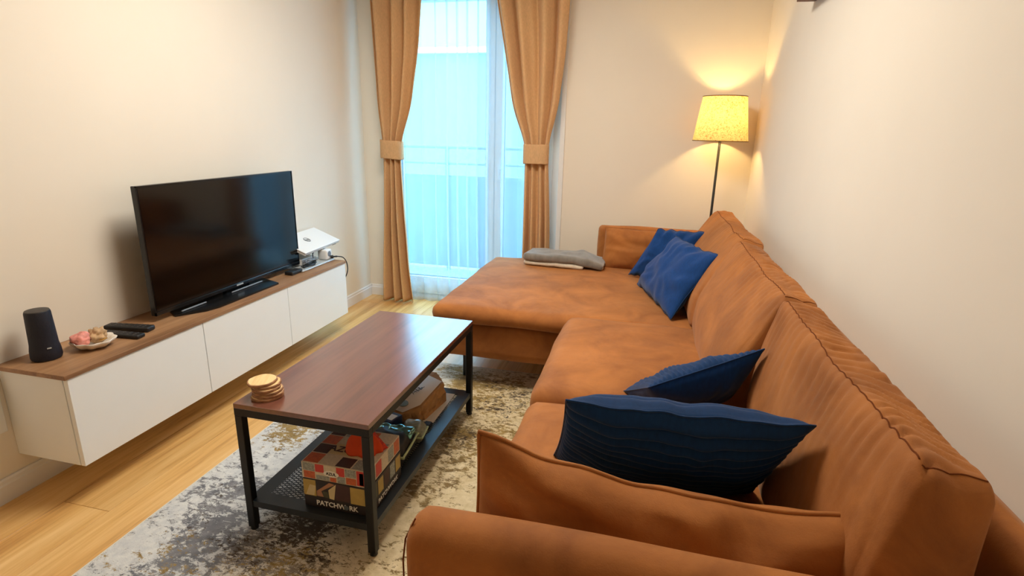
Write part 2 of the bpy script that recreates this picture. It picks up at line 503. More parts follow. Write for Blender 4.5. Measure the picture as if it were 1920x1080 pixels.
def tube(bm, pts, r, n=8, cap=True):
    pts = [Vector(p) for p in pts]
    rs = r if isinstance(r, (list, tuple)) else [r] * len(pts)
    rings = []
    for i, p in enumerate(pts):
        d = (pts[min(i + 1, len(pts) - 1)] - pts[max(i - 1, 0)])
        x, y = frame_of(d)
        if rings:
            px = (rings[-1][0].co - pts[i - 1]).normalized()
            x = (px - d.normalized() * px.dot(d.normalized())).normalized()
            y = d.normalized().cross(x)
        rings.append([bm.verts.new(p + (x * math.cos(2 * PI * k / n) + y * math.sin(2 * PI * k / n)) * rs[i]) for k in range(n)])
    for a, c in zip(rings, rings[1:]):
        for k in range(n):
            bm.faces.new((a[k], a[(k + 1) % n], c[(k + 1) % n], c[k]))
    if cap:
        bm.faces.new(rings[0][::-1])
        bm.faces.new(rings[-1])

def curve_pts(ctrl, n=8):
    """catmull-rom through control points"""
    P = [Vector(c) for c in ctrl]
    P = [P[0] * 2 - P[1]] + P + [P[-1] * 2 - P[-2]]
    out = []
    for i in range(1, len(P) - 2):
        for k in range(n):
            t = k / n
            a, b, c, d = P[i - 1], P[i], P[i + 1], P[i + 2]
            out.append(0.5 * ((2 * b) + (c - a) * t + (2 * a - 5 * b + 4 * c - d) * t * t + (3 * b - a - 3 * c + d) * t ** 3))
    out.append(P[-2])
    return out

def lathe(bm, c, prof, n=40, warp=None, cap0=True, cap1=True):
    rings = []
    for r, z in prof:
        ring = []
        for k in range(n):
            a = 2 * PI * k / n
            rr = r * (warp(a, z) if warp else 1)
            ring.append(bm.verts.new((c[0] + rr * math.cos(a), c[1] + rr * math.sin(a), c[2] + z)))
        rings.append(ring)
    for a, d in zip(rings, rings[1:]):
        for k in range(n):
            bm.faces.new((a[k], a[(k + 1) % n], d[(k + 1) % n], d[k]))
    if cap0: bm.faces.new(rings[0][::-1])
    if cap1: bm.faces.new(rings[-1])

def nz(p, s=1.0, seed=0.0):
    return noise.noise(Vector((p[0] * s + seed, p[1] * s + seed * 1.7, p[2] * s - seed)))

def softmap(a, c, r, warp=None, amp=0.0, nscale=5, seed=0.0, crown=(0, 0, 0, 0, 0, 0)):
    """maps a point of the unit box surface to the surface of a padded box"""
    a, c = Vector(a), Vector(c)
    size = c - a
    rr = r if isinstance(r, (tuple, list)) else (r, r, r)
    def f(t):
        t = Vector(t)
        p = Vector([a[i] + t[i] * size[i] for i in range(3)])
        inner = Vector([min(max(p[i], a[i] + rr[i]), c[i] - rr[i]) for i in range(3)])
        d = Vector([(p[i] - inner[i]) / rr[i] for i in range(3)])
        if d.length > 1e-9:
            dn = d.normalized()
            p = inner + Vector([dn[i] * rr[i] for i in range(3)])
        else:
            dn = Vector((0, 0, 1))
        g = [max(0.0, 1 - (2 * t[i] - 1) ** 2) ** 0.6 for i in range(3)]
        p.x += -crown[0] * g[1] * g[2] * (1 - t.x) + crown[1] * g[1] * g[2] * t.x
        p.y += -crown[2] * g[0] * g[2] * (1 - t.y) + crown[3] * g[0] * g[2] * t.y
        p.z += -crown[4] * g[0] * g[1] * (1 - t.z) + crown[5] * g[0] * g[1] * t.z
        if amp:
            p += dn * amp * nz(p, nscale, seed)
        if warp:
            p = warp(p, t)
        return p
    return f

def softbox(a, c, r, res=0.03, fn=None, **kw):
    """a padded box: rounded edges, crowned faces (-x +x -y +y -z +z), slight unevenness, then a warp"""
    bm = bmesh.new()
    size = Vector(c) - Vector(a)
    f = fn or softmap(a, c, r, **kw)
    rs_ = res if isinstance(res, tuple) else (res, res, res)
    ns = [max(2, int(round(s / q_))) for s, q_ in zip(size, rs_)]
    cache = {}
    def V(i, j, k):
        key = (i, j, k)
        if key not in cache:
            cache[key] = bm.verts.new(f((i / ns[0], j / ns[1], k / ns[2])))
        return cache[key]
    for ax in range(3):
        u, v = [q for q in range(3) if q != ax]
        for side in (0, ns[ax]):
            for i in range(ns[u]):
                for j in range(ns[v]):
                    q = []
                    for di, dj in ((0, 0), (1, 0), (1, 1), (0, 1)):
                        idx = [0, 0, 0]
                        idx[ax] = side; idx[u] = i + di; idx[v] = j + dj
                        q.append(V(*idx))
                    bm.faces.new(q)
    return bm

def seamline(fn, ts, parent, r=0.0022):
    """stitching laid on the surface of a padded box along unit box points"""
    P = [fn(t) for t in ts]
    bm = B(); tube(bm, P, r, 6)
    return obj('seam', bm, M['seam'], parent, smooth=True)

def pillow(TL, TR, BR, BL, thick, nu=40, nv=40, rib=0.0, nrib=0, rib_back=False, rib_both=False, rib_axis='v', pinch=0.06, wr=0.004, ew=0.0, seed=0.0, front_mi=0, back_mi=0, skew=0.5):
    """a stuffed cushion spanned between its four corners; the front faces the side from which
    TL, TR, BR, BL run clockwise"""
    TL, TR, BR, BL = map(Vector, (TL, TR, BR, BL))
    nrm = ((TR - TL) + (BR - BL)).cross((TL - BL) + (TR - BR)).normalized()
    bm = bmesh.new()
    grids = []
    pu, pv = pinch if isinstance(pinch, tuple) else (pinch, pinch)
    def base(u, v):
        cu, cv = 2 * u - 1, 2 * v - 1
        uu = 0.5 + 0.5 * cu * (1 - pu * (1 - cv * cv))
        vv = 0.5 + 0.5 * cv * (1 - pv * (1 - cu * cu))
        return (BL * (1 - uu) + BR * uu) * (1 - vv) + (TL * (1 - uu) + TR * uu) * vv + Vector((0, 0, ew * nz((u * 7, v * 2, seed), 1.3)))
    for side in (1, -1):
        g = []
        for j in range(nv + 1):
            row = []
            for i in range(nu + 1):
                u, v = i / nu, j / nv
                edge = i in (0, nu) or j in (0, nv)
                if side == -1 and edge:
                    row.append(grids[0][j][i]); continue
                cu, cv = 2 * u - 1, 2 * v - 1
                t = (max(0, 1 - abs(cu) ** 2.6) * max(0, 1 - abs(cv) ** 2.6)) ** 0.55
                p = base(u, v)
                h = thick * (skew if side == 1 else 1 - skew) * t
                if rib and (rib_both or side == (-1 if rib_back else 1)):
                    q = v if rib_axis == 'v' else u
                    ph = (q * nrib + 0.25 * nz((u * 3, v * 3, seed), 1)) % 1.0
                    h += rib * (abs(math.sin(PI * ph)) ** 1.1 - 0.6) * min(1, 0.25 + t * 3)
                rad = (cu * cu + cv * cv)
                h += wr * nz((u * 4, v * 4, 0), 1, seed + side) * 2 * min(1, t * 2)
                h += wr * 0.9 * math.sin(10 * math.atan2(cv, cu) + 5 * nz((u, v, 0), 3, seed)) * min(1, rad) * t
                row.append(bm.verts.new(p + nrm * h * side))
            g.append(row)
        grids.append(g)
        for j in range(nv):
            for i in range(nu):
                q = (g[j][i], g[j][i + 1], g[j + 1][i + 1], g[j + 1][i])
                f = bm.faces.new(q if side == 1 else q[::-1])
                f.material_index = front_mi if side == 1 else back_mi
    return bm

def pillow_seam(TL, TR, BR, BL, pinch=0.06, r=0.003, ew=0.0, seed=0.0):
    TL, TR, BR, BL = map(Vector, (TL, TR, BR, BL))
    pu, pv = pinch if isinstance(pinch, tuple) else (pinch, pinch)
    def base(u, v):
        cu, cv = 2 * u - 1, 2 * v - 1
        uu = 0.5 + 0.5 * cu * (1 - pu * (1 - cv * cv)); vv = 0.5 + 0.5 * cv * (1 - pv * (1 - cu * cu))
        return (BL * (1 - uu) + BR * uu) * (1 - vv) + (TL * (1 - uu) + TR * uu) * vv + Vector((0, 0, ew * nz((u * 7, v * 2, seed), 1.3)))
    n = 48
    P = [base(i / n, 0) for i in range(n)] + [base(1, i / n) for i in range(n)] + [base(1 - i / n, 1) for i in range(n)] + [base(0, 1 - i / n) for i in range(n)]
    P.append(P[0])
    bm = bmesh.new()
    tube(bm, P, r, 6)
    return bm

def text_bm(s, size, M4, extrude=0.0004):
    c = bpy.data.curves.new('t', 'FONT')
    c.body = s
    c.size = size
    c.align_x = 'CENTER'; c.align_y = 'CENTER'
    c.extrude = extrude
    c.offset = size * 0.02
    c.resolution_u = 3
    o = bpy.data.objects.new('t', c)
    COL.objects.link(o)
    dg = bpy.context.evaluated_depsgraph_get()
    me = bpy.data.meshes.new_from_object(o.evaluated_get(dg))
    bm = bmesh.new()
    bm.from_mesh(me)
    bpy.data.objects.remove(o); bpy.data.curves.remove(c); bpy.data.meshes.remove(me)
    bmesh.ops.transform(bm, matrix=M4, verts=bm.verts)
    return bm

def basis(o, x, y):
    """matrix whose local x,y axes are the given directions and z = x cross y"""
    x = Vector(x).normalized(); y = Vector(y).normalized(); z = x.cross(y)
    mm = Matrix((x, y, z)).transposed().to_4x4()
    mm.translation = Vector(o)
    return mm

# ------------------------------------------------------------------ room shell
W, YW, YB, H = 2.672, 2.559, -5.0, 2.55
WX0, WX1, WZ1 = 0.17, 1.456, 2.22     # balcony door opening
def struct(name, bm, mat, parent=None, **k):
    return obj(name, bm, mat, parent, kind=None if parent else 'structure', **k)

bm = B(); box(bm, (-0.15, YB - 0.1, -0.12), (W + 0.15, YW + 0.24, -0.012)); fl = struct('floor', bm, M['gap'])
bw = 0.19
ix = 0
x = 0.0
while x < W - 1e-4:
    x1 = min(x + bw, W)
    y = YB - random.random() * 1.2
    while y < YW:
        y1 = y + 1.29
        a, c = max(y, YB), min(y1, YW)
        if c - a > 0.03:
            bm = B(); box(bm, (x + 0.0006, a + 0.0006, -0.012), (x1 - 0.0006, c - 0.0006, 0.0), 0.0008, 1)
            obj('floor_board', bm, M['oak'], fl)
        y = y1
    x = x1
bm = B(); box(bm, (-0.15, YB - 0.1, H), (W + 0.15, YW + 0.25, H + 0.1)); struct('ceiling', bm, M['ceiling'])
bm = B(); box(bm, (-0.15, YB - 0.1, -0.12), (0, YW + 0.22, H)); struct('wall_left', bm, M['wall'])
bm = B(); box(bm, (W, YB - 0.1, -0.12), (W + 0.15, YW + 0.22, H)); struct('wall_right', bm, M['wall'])
bm = B(); box(bm, (0, YB - 0.1, -0.012), (W, YB, H)); struct('wall_rear', bm, M['wall'])
bm = B()
box(bm, (0, YW, -0.012), (WX0, YW + 0.22, H))
box(bm, (WX1, YW, -0.012), (W, YW + 0.22, H))
box(bm, (WX0, YW, WZ1), (WX1, YW + 0.22, H))
struct('wall_window', bm, M['wall'])

def skirting(name, p0, p1, nrm, extra=None):
    """skirting board with a small step near its top, from p0 to p1 on the floor"""
    p0, p1, n = Vector(p0), Vector(p1), Vector(nrm)
    bm = B()
    prof = [(0, 0), (0.014, 0), (0.014, 0.062), (0.010, 0.068), (0.010, 0.078), (0.006, 0.084), (0, 0.084)]
    ra = [bm.verts.new(p0 + n * d + Vector((0, 0, z))) for d, z in prof]
    rb = [bm.verts.new(p1 + n * d + Vector((0, 0, z))) for d, z in prof]
    for i in range(len(prof)):
        j = (i + 1) % len(prof)
        bm.faces.new((ra[i], ra[j], rb[j], rb[i]))
    bm.faces.new(ra[::-1]); bm.faces.new(rb)
    struct(name, bm, M['trim'])
skirting('baseboard_left', (0.0005, YB, 0), (0.0005, YW, 0), (1, 0, 0))
skirting('baseboard_right', (W - 0.0005, YW, 0), (W - 0.0005, YB, 0), (-1, 0, 0))
skirting('baseboard_window', (WX0 - 0.02, YW - 0.0005, 0), (0.015, YW - 0.0005, 0), (0, -1, 0))
skirting('baseboard_window_2', (W - 0.015, YW - 0.0005, 0), (WX1 + 0.02, YW - 0.0005, 0), (0, -1, 0))

# balcony door: frame, meeting stiles, two glazed leaves
door = empty('door_1', (0.86, 2.62, 0), kind='structure')
fy0, fy1 = 2.585, 2.655
bm = B()
box(bm, (WX0, fy0, 0.0), (WX0 + 0.055, fy1, WZ1), 0.004)
box(bm, (WX1 - 0.055, fy0, 0.0), (WX1, fy1, WZ1), 0.004)
box(bm, (WX0, fy0, WZ1 - 0.055), (WX1, fy1, WZ1), 0.004)
box(bm, (WX0, fy0, 0.0), (WX1, fy1, 0.035), 0.004)
obj('door_frame', bm, M['pvc'], door)
for (a, c) in ((WX0 + 0.05, 0.990), (0.994, WX1 - 0.05)):
    bm = B()
    s = 0.062
    y0, y1 = 2.572, 2.640
    box(bm, (a, y0, 0.04), (a + s, y1, WZ1 - 0.06), 0.005)
    box(bm, (c - s, y0, 0.04), (c, y1, WZ1 - 0.06), 0.005)
    box(bm, (a + s, y0, WZ1 - 0.13), (c - s, y1, WZ1 - 0.06), 0.005)
    box(bm, (a + s, y0, 0.04), (c - s, y1, 0.105), 0.005)
    box(bm, (a + s, y0, 0.105), (c - s, y1 - 0.03, 0.175), 0.003)
    sash = obj('door_sash', bm, M['pvc'], door)
    bm = B(); box(bm, (a + s - 0.004, 2.600, 0.17), (c - s + 0.004, 2.606, WZ1 - 0.125)); obj('glass_pane', bm, M['glass'], sash)
    bm = B(); box(bm, (a + s, 2.592, 0.175), (a + s + 0.008, 2.600, WZ1 - 0.13)); box(bm, (c - s - 0.008, 2.592, 0.175), (c - s, 2.600, WZ1 - 0.13))
    box(bm, (a + s, 2.592, 0.175), (c - s, 2.600, 0.183)); obj('glazing_bead', bm, M['greyplastic'], sash)
bm = B(); box(bm, (1.016, 2.552, 1.00), (1.040, 2.572, 1.06), 0.003); tube(bm, [(1.028, 2.545, 1.03), (1.028, 2.540, 1.03), (1.028, 2.538, 0.93)], 0.007, 8)
obj('door_handle', bm, M['whiteplastic'], door)
# reveal of the opening
bm = B(); box(bm, (WX0, YW - 0.001, -0.012), (WX1, 2.60, 0.012)); box(bm, (WX0, 2.60, -0.012), (WX1, YW + 0.24, 0.02)); struct('trim_1', bm, M['pvc'])
# white casing strip at the right of the opening
bm = B(); box(bm, (WX1 - 0.004, YW - 0.012, 0.0), (WX1 + 0.028, YW + 0.001, WZ1 + 0.02), 0.002); struct('trim_2', bm, M['trim'])

# ------------------------------------------------------------------ outside: balcony, house opposite
bm = B(); box(bm, (-1.4, YW + 0.24, -0.15), (3.6, 3.75, -0.03)); obj('balcony_floor', bm, M['balconyfloor'], origin=(1, 3.2, -0.03), kind='structure')
bal = empty('balcony_railing', (0.8, 3.65, -0.03), label='balcony parapet with grey-blue panels and thin bars outside the door', cat='railing')
for k in range(6):
    xa = -1.4 + k * 0.83
    bm = B(); box(bm, (xa + 0.004, 3.62, 0.0), (xa + 0.826, 3.66, 0.86), 0.004, 1); obj('panel', bm, M['balcony'], bal)
    bm = B(); box(bm, (xa - 0.015, 3.60, -0.03), (xa + 0.015, 3.63, 1.12)); obj('post', bm, M['rail'], bal)
for z, r in ((1.11, 0.016), (0.966, 0.011)):
    bm = B(); tube(bm, [(-1.4, 3.615, z), (3.6, 3.615, z)], r, 10); obj('rail', bm, M['rail'], bal, smooth=True)
def house(name, x0, x1, y0, y1, z1, label, wins, fmat='facade'):
    h = empty(name, ((x0 + x1) / 2, y0, -4), label=label, cat='building')
    bm = B(); box(bm, (x0, y0, -4), (x1, y1, z1)); obj('facade', bm, M[fmat], h)
    bm = B(); box(bm, (x0 - 0.1, y0 - 0.15, z1), (x1 + 0.1, y1, z1 + 0.12)); obj('roof_edge', bm, M['trim'], h)
    for (wx, wz, ww, wh) in wins:
        bm = B(); box(bm, (wx, y0 - 0.03, wz), (wx + ww, y0 + 0.02, wz + wh)); f = obj('window', bm, M['pvc'], h)
        bm = B(); box(bm, (wx + 0.08, y0 - 0.045, wz + 0.08), (wx + ww - 0.08, y0 - 0.028, wz + wh - 0.08)); obj('pane', bm, M['facadewin'], f)
house('apartment_building', -9.0, -1.2, 12.0, 18.0, 3.0, 'pale low apartment block seen through the sheer curtain on the left', [(-6.4, 0.6, 1.0, 1.4), (-3.4, -2.9, 1.0, 1.4)])
house('apartment_building', -1.0, 4.5, 13.5, 18.0, 1.9, 'paler lower apartment block farther behind the balcony on the right', [(1.4, -1.6, 1.0, 1.4)])

house('apartment_building', -16.0, 6.0, 30.0, 40.0, 10.0, 'added tall pale building covering the bright sky behind the other roofs', [(-14.0, 5.6, 1.6, 2.0), (1.0, 5.6, 1.6, 2.0), (3.5, 5.6, 1.6, 2.0)], 'skycover')  # added block, covers the overbright sky above the nearer roofs

# ------------------------------------------------------------------ curtains
def interp(tab, z):
    if z >= tab[0][1]: 
        return tab[0][0]
    for (x0, z0), (x1, z1) in zip(tab, tab[1:]):
        if z >= z1:
            t = (z0 - z) / (z0 - z1)
            return x0 + (x1 - x0) * t
    return tab[-1][0]

def curtain_sheet(L, R, y0, nf, depth, ztop, zbot, phase, seed, nu=110, nv=90):
    bm = bmesh.new()
    rows = []
    for j in range(nv + 1):
        z = ztop + (zbot - ztop) * j / nv
        xl = sum(interp(L, z + d) for d in (-0.06, -0.03, 0, 0.03, 0.06)) / 5
        xr = sum(interp(R, z + d) for d in (-0.06, -0.03, 0, 0.03, 0.06)) / 5
        row = []
        for i in range(nu + 1):
            u = i / nu
            uu = u + 0.035 * math.sin(2 * PI * u * 1.3 + seed) + 0.02 * nz((u * 3, z * 0.7, seed), 1)
            ph = 2 * PI * nf * uu + phase
            w = math.sin(ph) + 0.25 * math.sin(2 * ph + 1.0 + z)
            d = depth(z) * w * (0.8 + 0.4 * nz((u * 4, z, 1), 1, seed))
            x = xl + (xr - xl) * u + (xr - xl) * 0.020 * math.cos(ph)
            row.append(bm.verts.new((x, y0 + d + 0.006 * nz((u * 9, z * 3, 0), 1, seed), z)))
        rows.append(row)
    for a, c in zip(rows, rows[1:]):
        for i in range(nu):
            bm.faces.new((a[i], a[i + 1], c[i + 1], c[i]))
    return bm

def solidify(o, t):
    md = o.modifiers.new('thickness', 'SOLIDIFY')
    md.thickness = t
    md.offset = 0

def cdepth(z):
    d = abs(z - 1.12)
    return 0.020 + 0.026 * min(1, d / 0.5)
Ll = [(0.140, 2.44), (0.147, 2.07), (0.161, 1.75), (0.175, 1.40), (0.203, 1.19), (0.207, 1.10), (0.207, 1.04), (0.189, 0.66), (0.161, 0.26), (0.144, 0.01)]
Lr = [(0.585, 2.44), (0.548, 2.07), (0.517, 1.75), (0.452, 1.41), (0.365, 1.19), (0.350, 1.10), (0.352, 1.05), (0.372, 0.67), (0.395, 0.28), (0.424, 0.01)]
Rl = [(0.960, 2.44), (1.026, 2.05), (1.084, 1.74), (1.144, 1.41), (1.233, 1.19), (1.24, 1.10), (1.237, 1.06), (1.235, 0.72), (1.233, 0.52), (1.225, 0.01)]
Rr = [(1.500, 2.44), (1.487, 2.04), (1.475, 1.74), (1.444, 1.42), (1.391, 1.19), (1.39, 1.10), (1.395, 1.06), (1.413, 0.73), (1.421, 0.53), (1.43, 0.01)]
def tieback(bm, xl, xr, zc, y0, tilt=0.0):
    n = 40
    rows = []
    hw = (xr - xl) / 2 + 0.008
    xc = (xl + xr) / 2
    for z in (-0.062, -0.055, 0.0, 0.055, 0.062):
        ring = []
        for k in range(n):
            a = 2 * PI * k / n
            e = 0.7
            cx = math.copysign(abs(math.cos(a)) ** e, math.cos(a)); sy = math.copysign(abs(math.sin(a)) ** e, math.sin(a))
            rr = 0.985 if abs(z) > 0.06 else 1.0
            zz = zc + z + tilt * cx + 0.004 * nz((cx * 3, sy * 3, z * 30), 1, 3)
            ring.append(bm.verts.new((xc + hw * cx * rr, y0 + 0.048 * sy * rr + 0.002 * nz((cx * 5, sy * 4, z * 30), 1, 9), zz)))
        rows.append(ring)
    for a, c in zip(rows, rows[1:]):
        for k in range(n):
            bm.faces.new((a[k], a[(k + 1) % n], c[(k + 1) % n], c[k]))
CY = 2.44
for (L, R, ph, sd, lab, xm) in ((Ll, Lr, 0.4, 1.3, 'tan drape tied back at the left side of the balcony door', 0.28),
                               (Rl, Rr, 2.0, 5.1, 'tan drape tied back at the right side of the balcony door', 1.31)):
    c = empty('curtain', (xm, CY, 0.0), label=lab, cat='curtain', group='tan drapes at the balcony door')
    o = obj('drape', curtain_sheet(L, R, CY, 3.6, cdepth, 2.44, 0.012, ph, sd), M['curtain'], c, smooth=True)
    solidify(o, 0.003)
    bm = B(); tieback(bm, interp(L, 1.12), interp(R, 1.12), 1.118, CY, -0.004 if xm < 1 else 0.0)
    o = obj('tieback', bm, M['curtain'], c, smooth=True); solidify(o, 0.003)
# pale lining edge seen along the inner edge of the left drape
# sheer
sh = empty('sheer_curtain', (0.86, 2.51, 0.0), label='translucent white voile curtain hanging across the balcony door', cat='curtain')
SL = [(0.22, 2.44), (0.22, 0.0)]
SR = [(1.36, 2.44), (1.38, 0.0)]
o = obj('voile', curtain_sheet(SL, SR, 2.528, 12, lambda z: 0.024, 2.44, 0.004, 0.3, 2.2, nu=260, nv=30), M['sheer'], sh, smooth=True)
bm = B(); box(bm, (0.06, 2.42, 2.45), (1.60, 2.53, 2.475), 0.003); track = obj('curtain_track', bm, M['trim'], origin=(0.83, 2.47, 2.45), label='white curtain track above the balcony door', cat='curtain rail')
bm = B(); box(bm, (0.06, 2.45, 2.475), (1.60, 2.50, H)); obj('bracket', bm, M['trim'], track)

# ------------------------------------------------------------------ rug
bm = B()
box(bm, (0.0, 0.0, 0.0005), (1.60, 2.30, 0.011), 0.004, 2)
bmesh.ops.transform(bm, matrix=Matrix.Translation((0.545, -0.865, 0)) , verts=bm.verts)
rug = obj('rug', bm, M['rug'], origin=(0.545, -0.865, 0), label='distressed cream, grey and ochre rug under the coffee table', cat='rug')
bm = B()
for a, c in (((0.539, -0.871, 0.0005), (0.549, 1.441, 0.009)), ((2.141, -0.871, 0.0005), (2.151, 1.441, 0.009)), ((0.549, -0.871, 0.0005), (2.141, -0.861, 0.009)), ((0.549, 1.431, 0.0005), (2.141, 1.441, 0.009))):
    box(bm, a, c, 0.003, 2)
obj('hem', bm, M['hem'], rug)

# ------------------------------------------------------------------ wall hung tv bench
CX, CL, CZ0, CZ1 = 0.29, 1.7125, 0.143, 0.461
cb = empty('tv_bench', (0.15, 0.86, CZ0), label='long white wall-hung tv bench with brown wooden top', cat='cabinet')
bm = B()
fr = 0.018
T = 0.016
box(bm, (0.001, 0, CZ0), (CX - fr - 0.002, T, CZ1), 0.001, 1)
box(bm, (0.001, CL - T, CZ0), (CX - fr - 0.002, CL, CZ1), 0.001, 1)
box(bm, (0.001, T, CZ0), (CX - fr - 0.002, CL - T, CZ0 + T), 0.001, 1)
box(bm, (0.001, T, CZ1 - T), (CX - fr - 0.002, CL - T, CZ1), 0.001, 1)
box(bm, (0.001, T, CZ0 + T), (0.008, CL - T, CZ1 - T))
for k in (1, 2):
    box(bm, (0.008, CL * k / 3 - T, CZ0 + T), (CX - fr - 0.002, CL * k / 3 + T, CZ1 - T))
obj('cabinet_body', bm, M['cab'], cb)
for k in range(3):
    bm = B(); box(bm, (CX - fr, CL * k / 3 + 0.0015, CZ0 - 0.001), (CX, CL * (k + 1) / 3 - 0.0015, CZ1 - 0.001), 0.0012, 2)
    obj('door', bm, M['cab'], cb)
bm = B(); box(bm, (0.001, -0.008, CZ1), (CX + 0.004, CL + 0.004, CZ1 + 0.016), 0.0015, 2)
obj('wooden_top', bm, M['cabtop'], cb)
TOP = CZ1 + 0.016
# white cover panel on the wall at the far left
bm = B(); box(bm, (0.001, -0.34, 0.245), (0.014, -0.020, 0.44), 0.004, 2)
o = obj('wall_panel', bm, M['whiteplastic'], origin=(0.001, -0.18, 0.245), label='flat white cover panel on the wall beside the near end of the tv bench', cat='panel')

# ------------------------------------------------------------------ television
tv = empty('television', (0.15, 0.97, TOP), label='flat black television on the tv bench', cat='television')
ty0, ty1, tz0, tz1 = 0.484, 1.457, 0.503, 1.026
bm = B(); box(bm, (0.128, ty0, tz0), (0.150, ty1, tz1), 0.003, 2); box(bm, (0.095, ty0 + 0.18, tz0 + 0.03), (0.128, ty1 - 0.18, tz1 - 0.16), 0.01, 2)
obj('housing', bm, M['tvblack'], tv)
bm = B(); box(bm, (0.1497, ty0 + 0.009, tz0 + 0.017), (0.1512, ty1 - 0.009, tz1 - 0.009)); obj('screen', bm, M['screen'], tv)
bm = B()
e = 0.0055
for a, c in (((0.147, ty0, tz0), (0.1535, ty1, tz0 + 0.016)), ((0.147, ty0, tz1 - e), (0.1535, ty1, tz1)), ((0.147, ty0, tz0), (0.1535, ty0 + e, tz1)), ((0.147, ty1 - e, tz0), (0.1535, ty1, tz1))):
    box(bm, a, c, 0.001, 1)
obj('bezel', bm, M['tvblack'], tv)
bm = B(); box(bm, (0.1535, 0.948, tz0 + 0.005), (0.1545, 0.992, tz0 + 0.012)); obj('logo_plate', bm, M['silver'], tv)
bm = B()
P = [(0.10, 0.60), (0.165, 0.56), (0.235, 0.66), (0.250, 0.72), (0.250, 1.13), (0.10, 1.19)]
vt = [bm.verts.new((px, py, TOP + 0.009)) for px, py in P]; vb = [bm.verts.new((px, py, TOP + 0.0005)) for px, py in P]
bm.faces.new(vt); bm.faces.new(vb[::-1])
for i in range(len(P)):
    j = (i + 1) % len(P); bm.faces.new((vt[j], vt[i], vb[i], vb[j]))
stand = obj('stand', bm, M['tvblack'], tv)
bm = B(); box(bm, (0.118, 0.89, TOP + 0.008), (0.142, 1.05, tz0 + 0.01), 0.003, 2); obj('stand_neck', bm, M['tvblack'], stand)
# grey strips that paint silvery highlights onto the black stand
for a_, c_ in ((0.60, 0.74), (0.90, 1.12)):
    bm = B(); box(bm, (0.158, a_, TOP + 0.0085), (0.166, c_, TOP + 0.016), 0.003, 1)
    obj('stand_highlight', bm, M['greyplastic'], stand)

# ------------------------------------------------------------------ speaker, shell dish, remotes
sx, sy = 0.098, 0.090
sp = empty('smart_speaker', (sx, sy, TOP), label='dark navy cylindrical speaker at the near end of the tv bench', cat='speaker')
bm = B()
lathe(bm, (sx, sy, TOP), [(0.036, 0.0), (0.042, 0.002), (0.0445, 0.010), (0.0435, 0.032), (0.0400, 0.055), (0.0385, 0.10), (0.0362, 0.164), (0.0345, 0.170)], 48)
obj('speaker_body', bm, M['navyplastic'], sp, smooth=True, sharp=50)
bm = B(); lathe(bm, (sx, sy, TOP + 0.170), [(0.0342, 0.0), (0.0332, 0.0025), (0.029, 0.003)], 48); obj('top_grille', bm, M['speakertop'], sp, smooth=True, sharp=50)
bm = B(); box(bm, (-0.006, -0.0008, -0.002), (0.006, 0.0008, 0.002)); bmesh.ops.transform(bm, matrix=Matrix.Translation((sx + 0.0425 * math.cos(-0.35), sy + 0.0425 * math.sin(-0.35), TOP + 0.046)) @ Matrix.Rotation(-0.35 + PI / 2, 4, 'Z'), verts=bm.verts)
obj('logo_plate', bm, M['silver'], sp)

dx, dy = 0.145, 0.212
bm = B()
def shell_r(a, z):
    return 1 + 0.055 * math.cos(9 * a) + 0.10 * math.cos(a - 0.6) + 0.05 * math.cos(2 * a)
prof = [(0.028, 0.0), (0.048, 0.006), (0.062, 0.018), (0.069, 0.030), (0.067, 0.031), (0.058, 0.020), (0.044, 0.010), (0.024, 0.006)]
lathe(bm, (dx, dy, TOP), prof, 72, shell_r)
obj('shell_dish', bm, M['shell'], smooth=True, origin=(dx, dy, TOP), label='white scalloped shell dish on the tv bench', cat='dish')
def rock(name, c, r, mat, seed, label, cat, amp=0.35, sq=(1, 1, 0.7), freq=1.6):
    bm = B()
    bmesh.ops.create_icosphere(bm, subdivisions=4, radius=1)
    for v in bm.verts:
        d = v.co.normalized()
        k = 1 + amp * nz(d, freq, seed) + amp * 0.3 * nz(d, freq * 2.6, seed + 3)
        v.co = Vector((c[0] + d.x * r * k * sq[0], c[1] + d.y * r * k * sq[1], c[2] + d.z * r * k * sq[2]))
    return obj(name, bm, mat, smooth=True, origin=c, label=label, cat=cat)
pk = rock('coral_piece', (dx - 0.012, dy - 0.026, TOP + 0.036), 0.028, M['pink'], 3, 'pink coral piece lying in the shell dish', 'shell', 0.40, (1, 1, 0.85), 1.1)
bm = B(); bmesh.ops.create_icosphere(bm, subdivisions=2, radius=0.004); bmesh.ops.translate(bm, vec=(dx + 0.008, dy - 0.040, TOP + 0.036), verts=bm.verts); obj('dark_hole', bm, M['redtile'], pk)
rock('sea_shell', (dx - 0.005, dy + 0.030, TOP + 0.033), 0.030, M['sand'], 8, 'sandy brown shell behind the pink coral in the dish', 'shell', 0.6, (0.8, 1.1, 0.9), 2.2)
bm = B()
tube(bm, [(dx + 0.034 + 0.012 * math.cos(a * PI / 8), dy + 0.018 + 0.012 * math.sin(a * PI / 8), TOP + 0.026 + 0.004 * math.cos(a * PI / 8)) for a in range(17)], 0.0018, 6)
obj('ring', bm, M['gold'], smooth=True, origin=(dx + 0.034, dy + 0.018, TOP + 0.024), label='small gold ring lying in the shell dish', cat='ring')

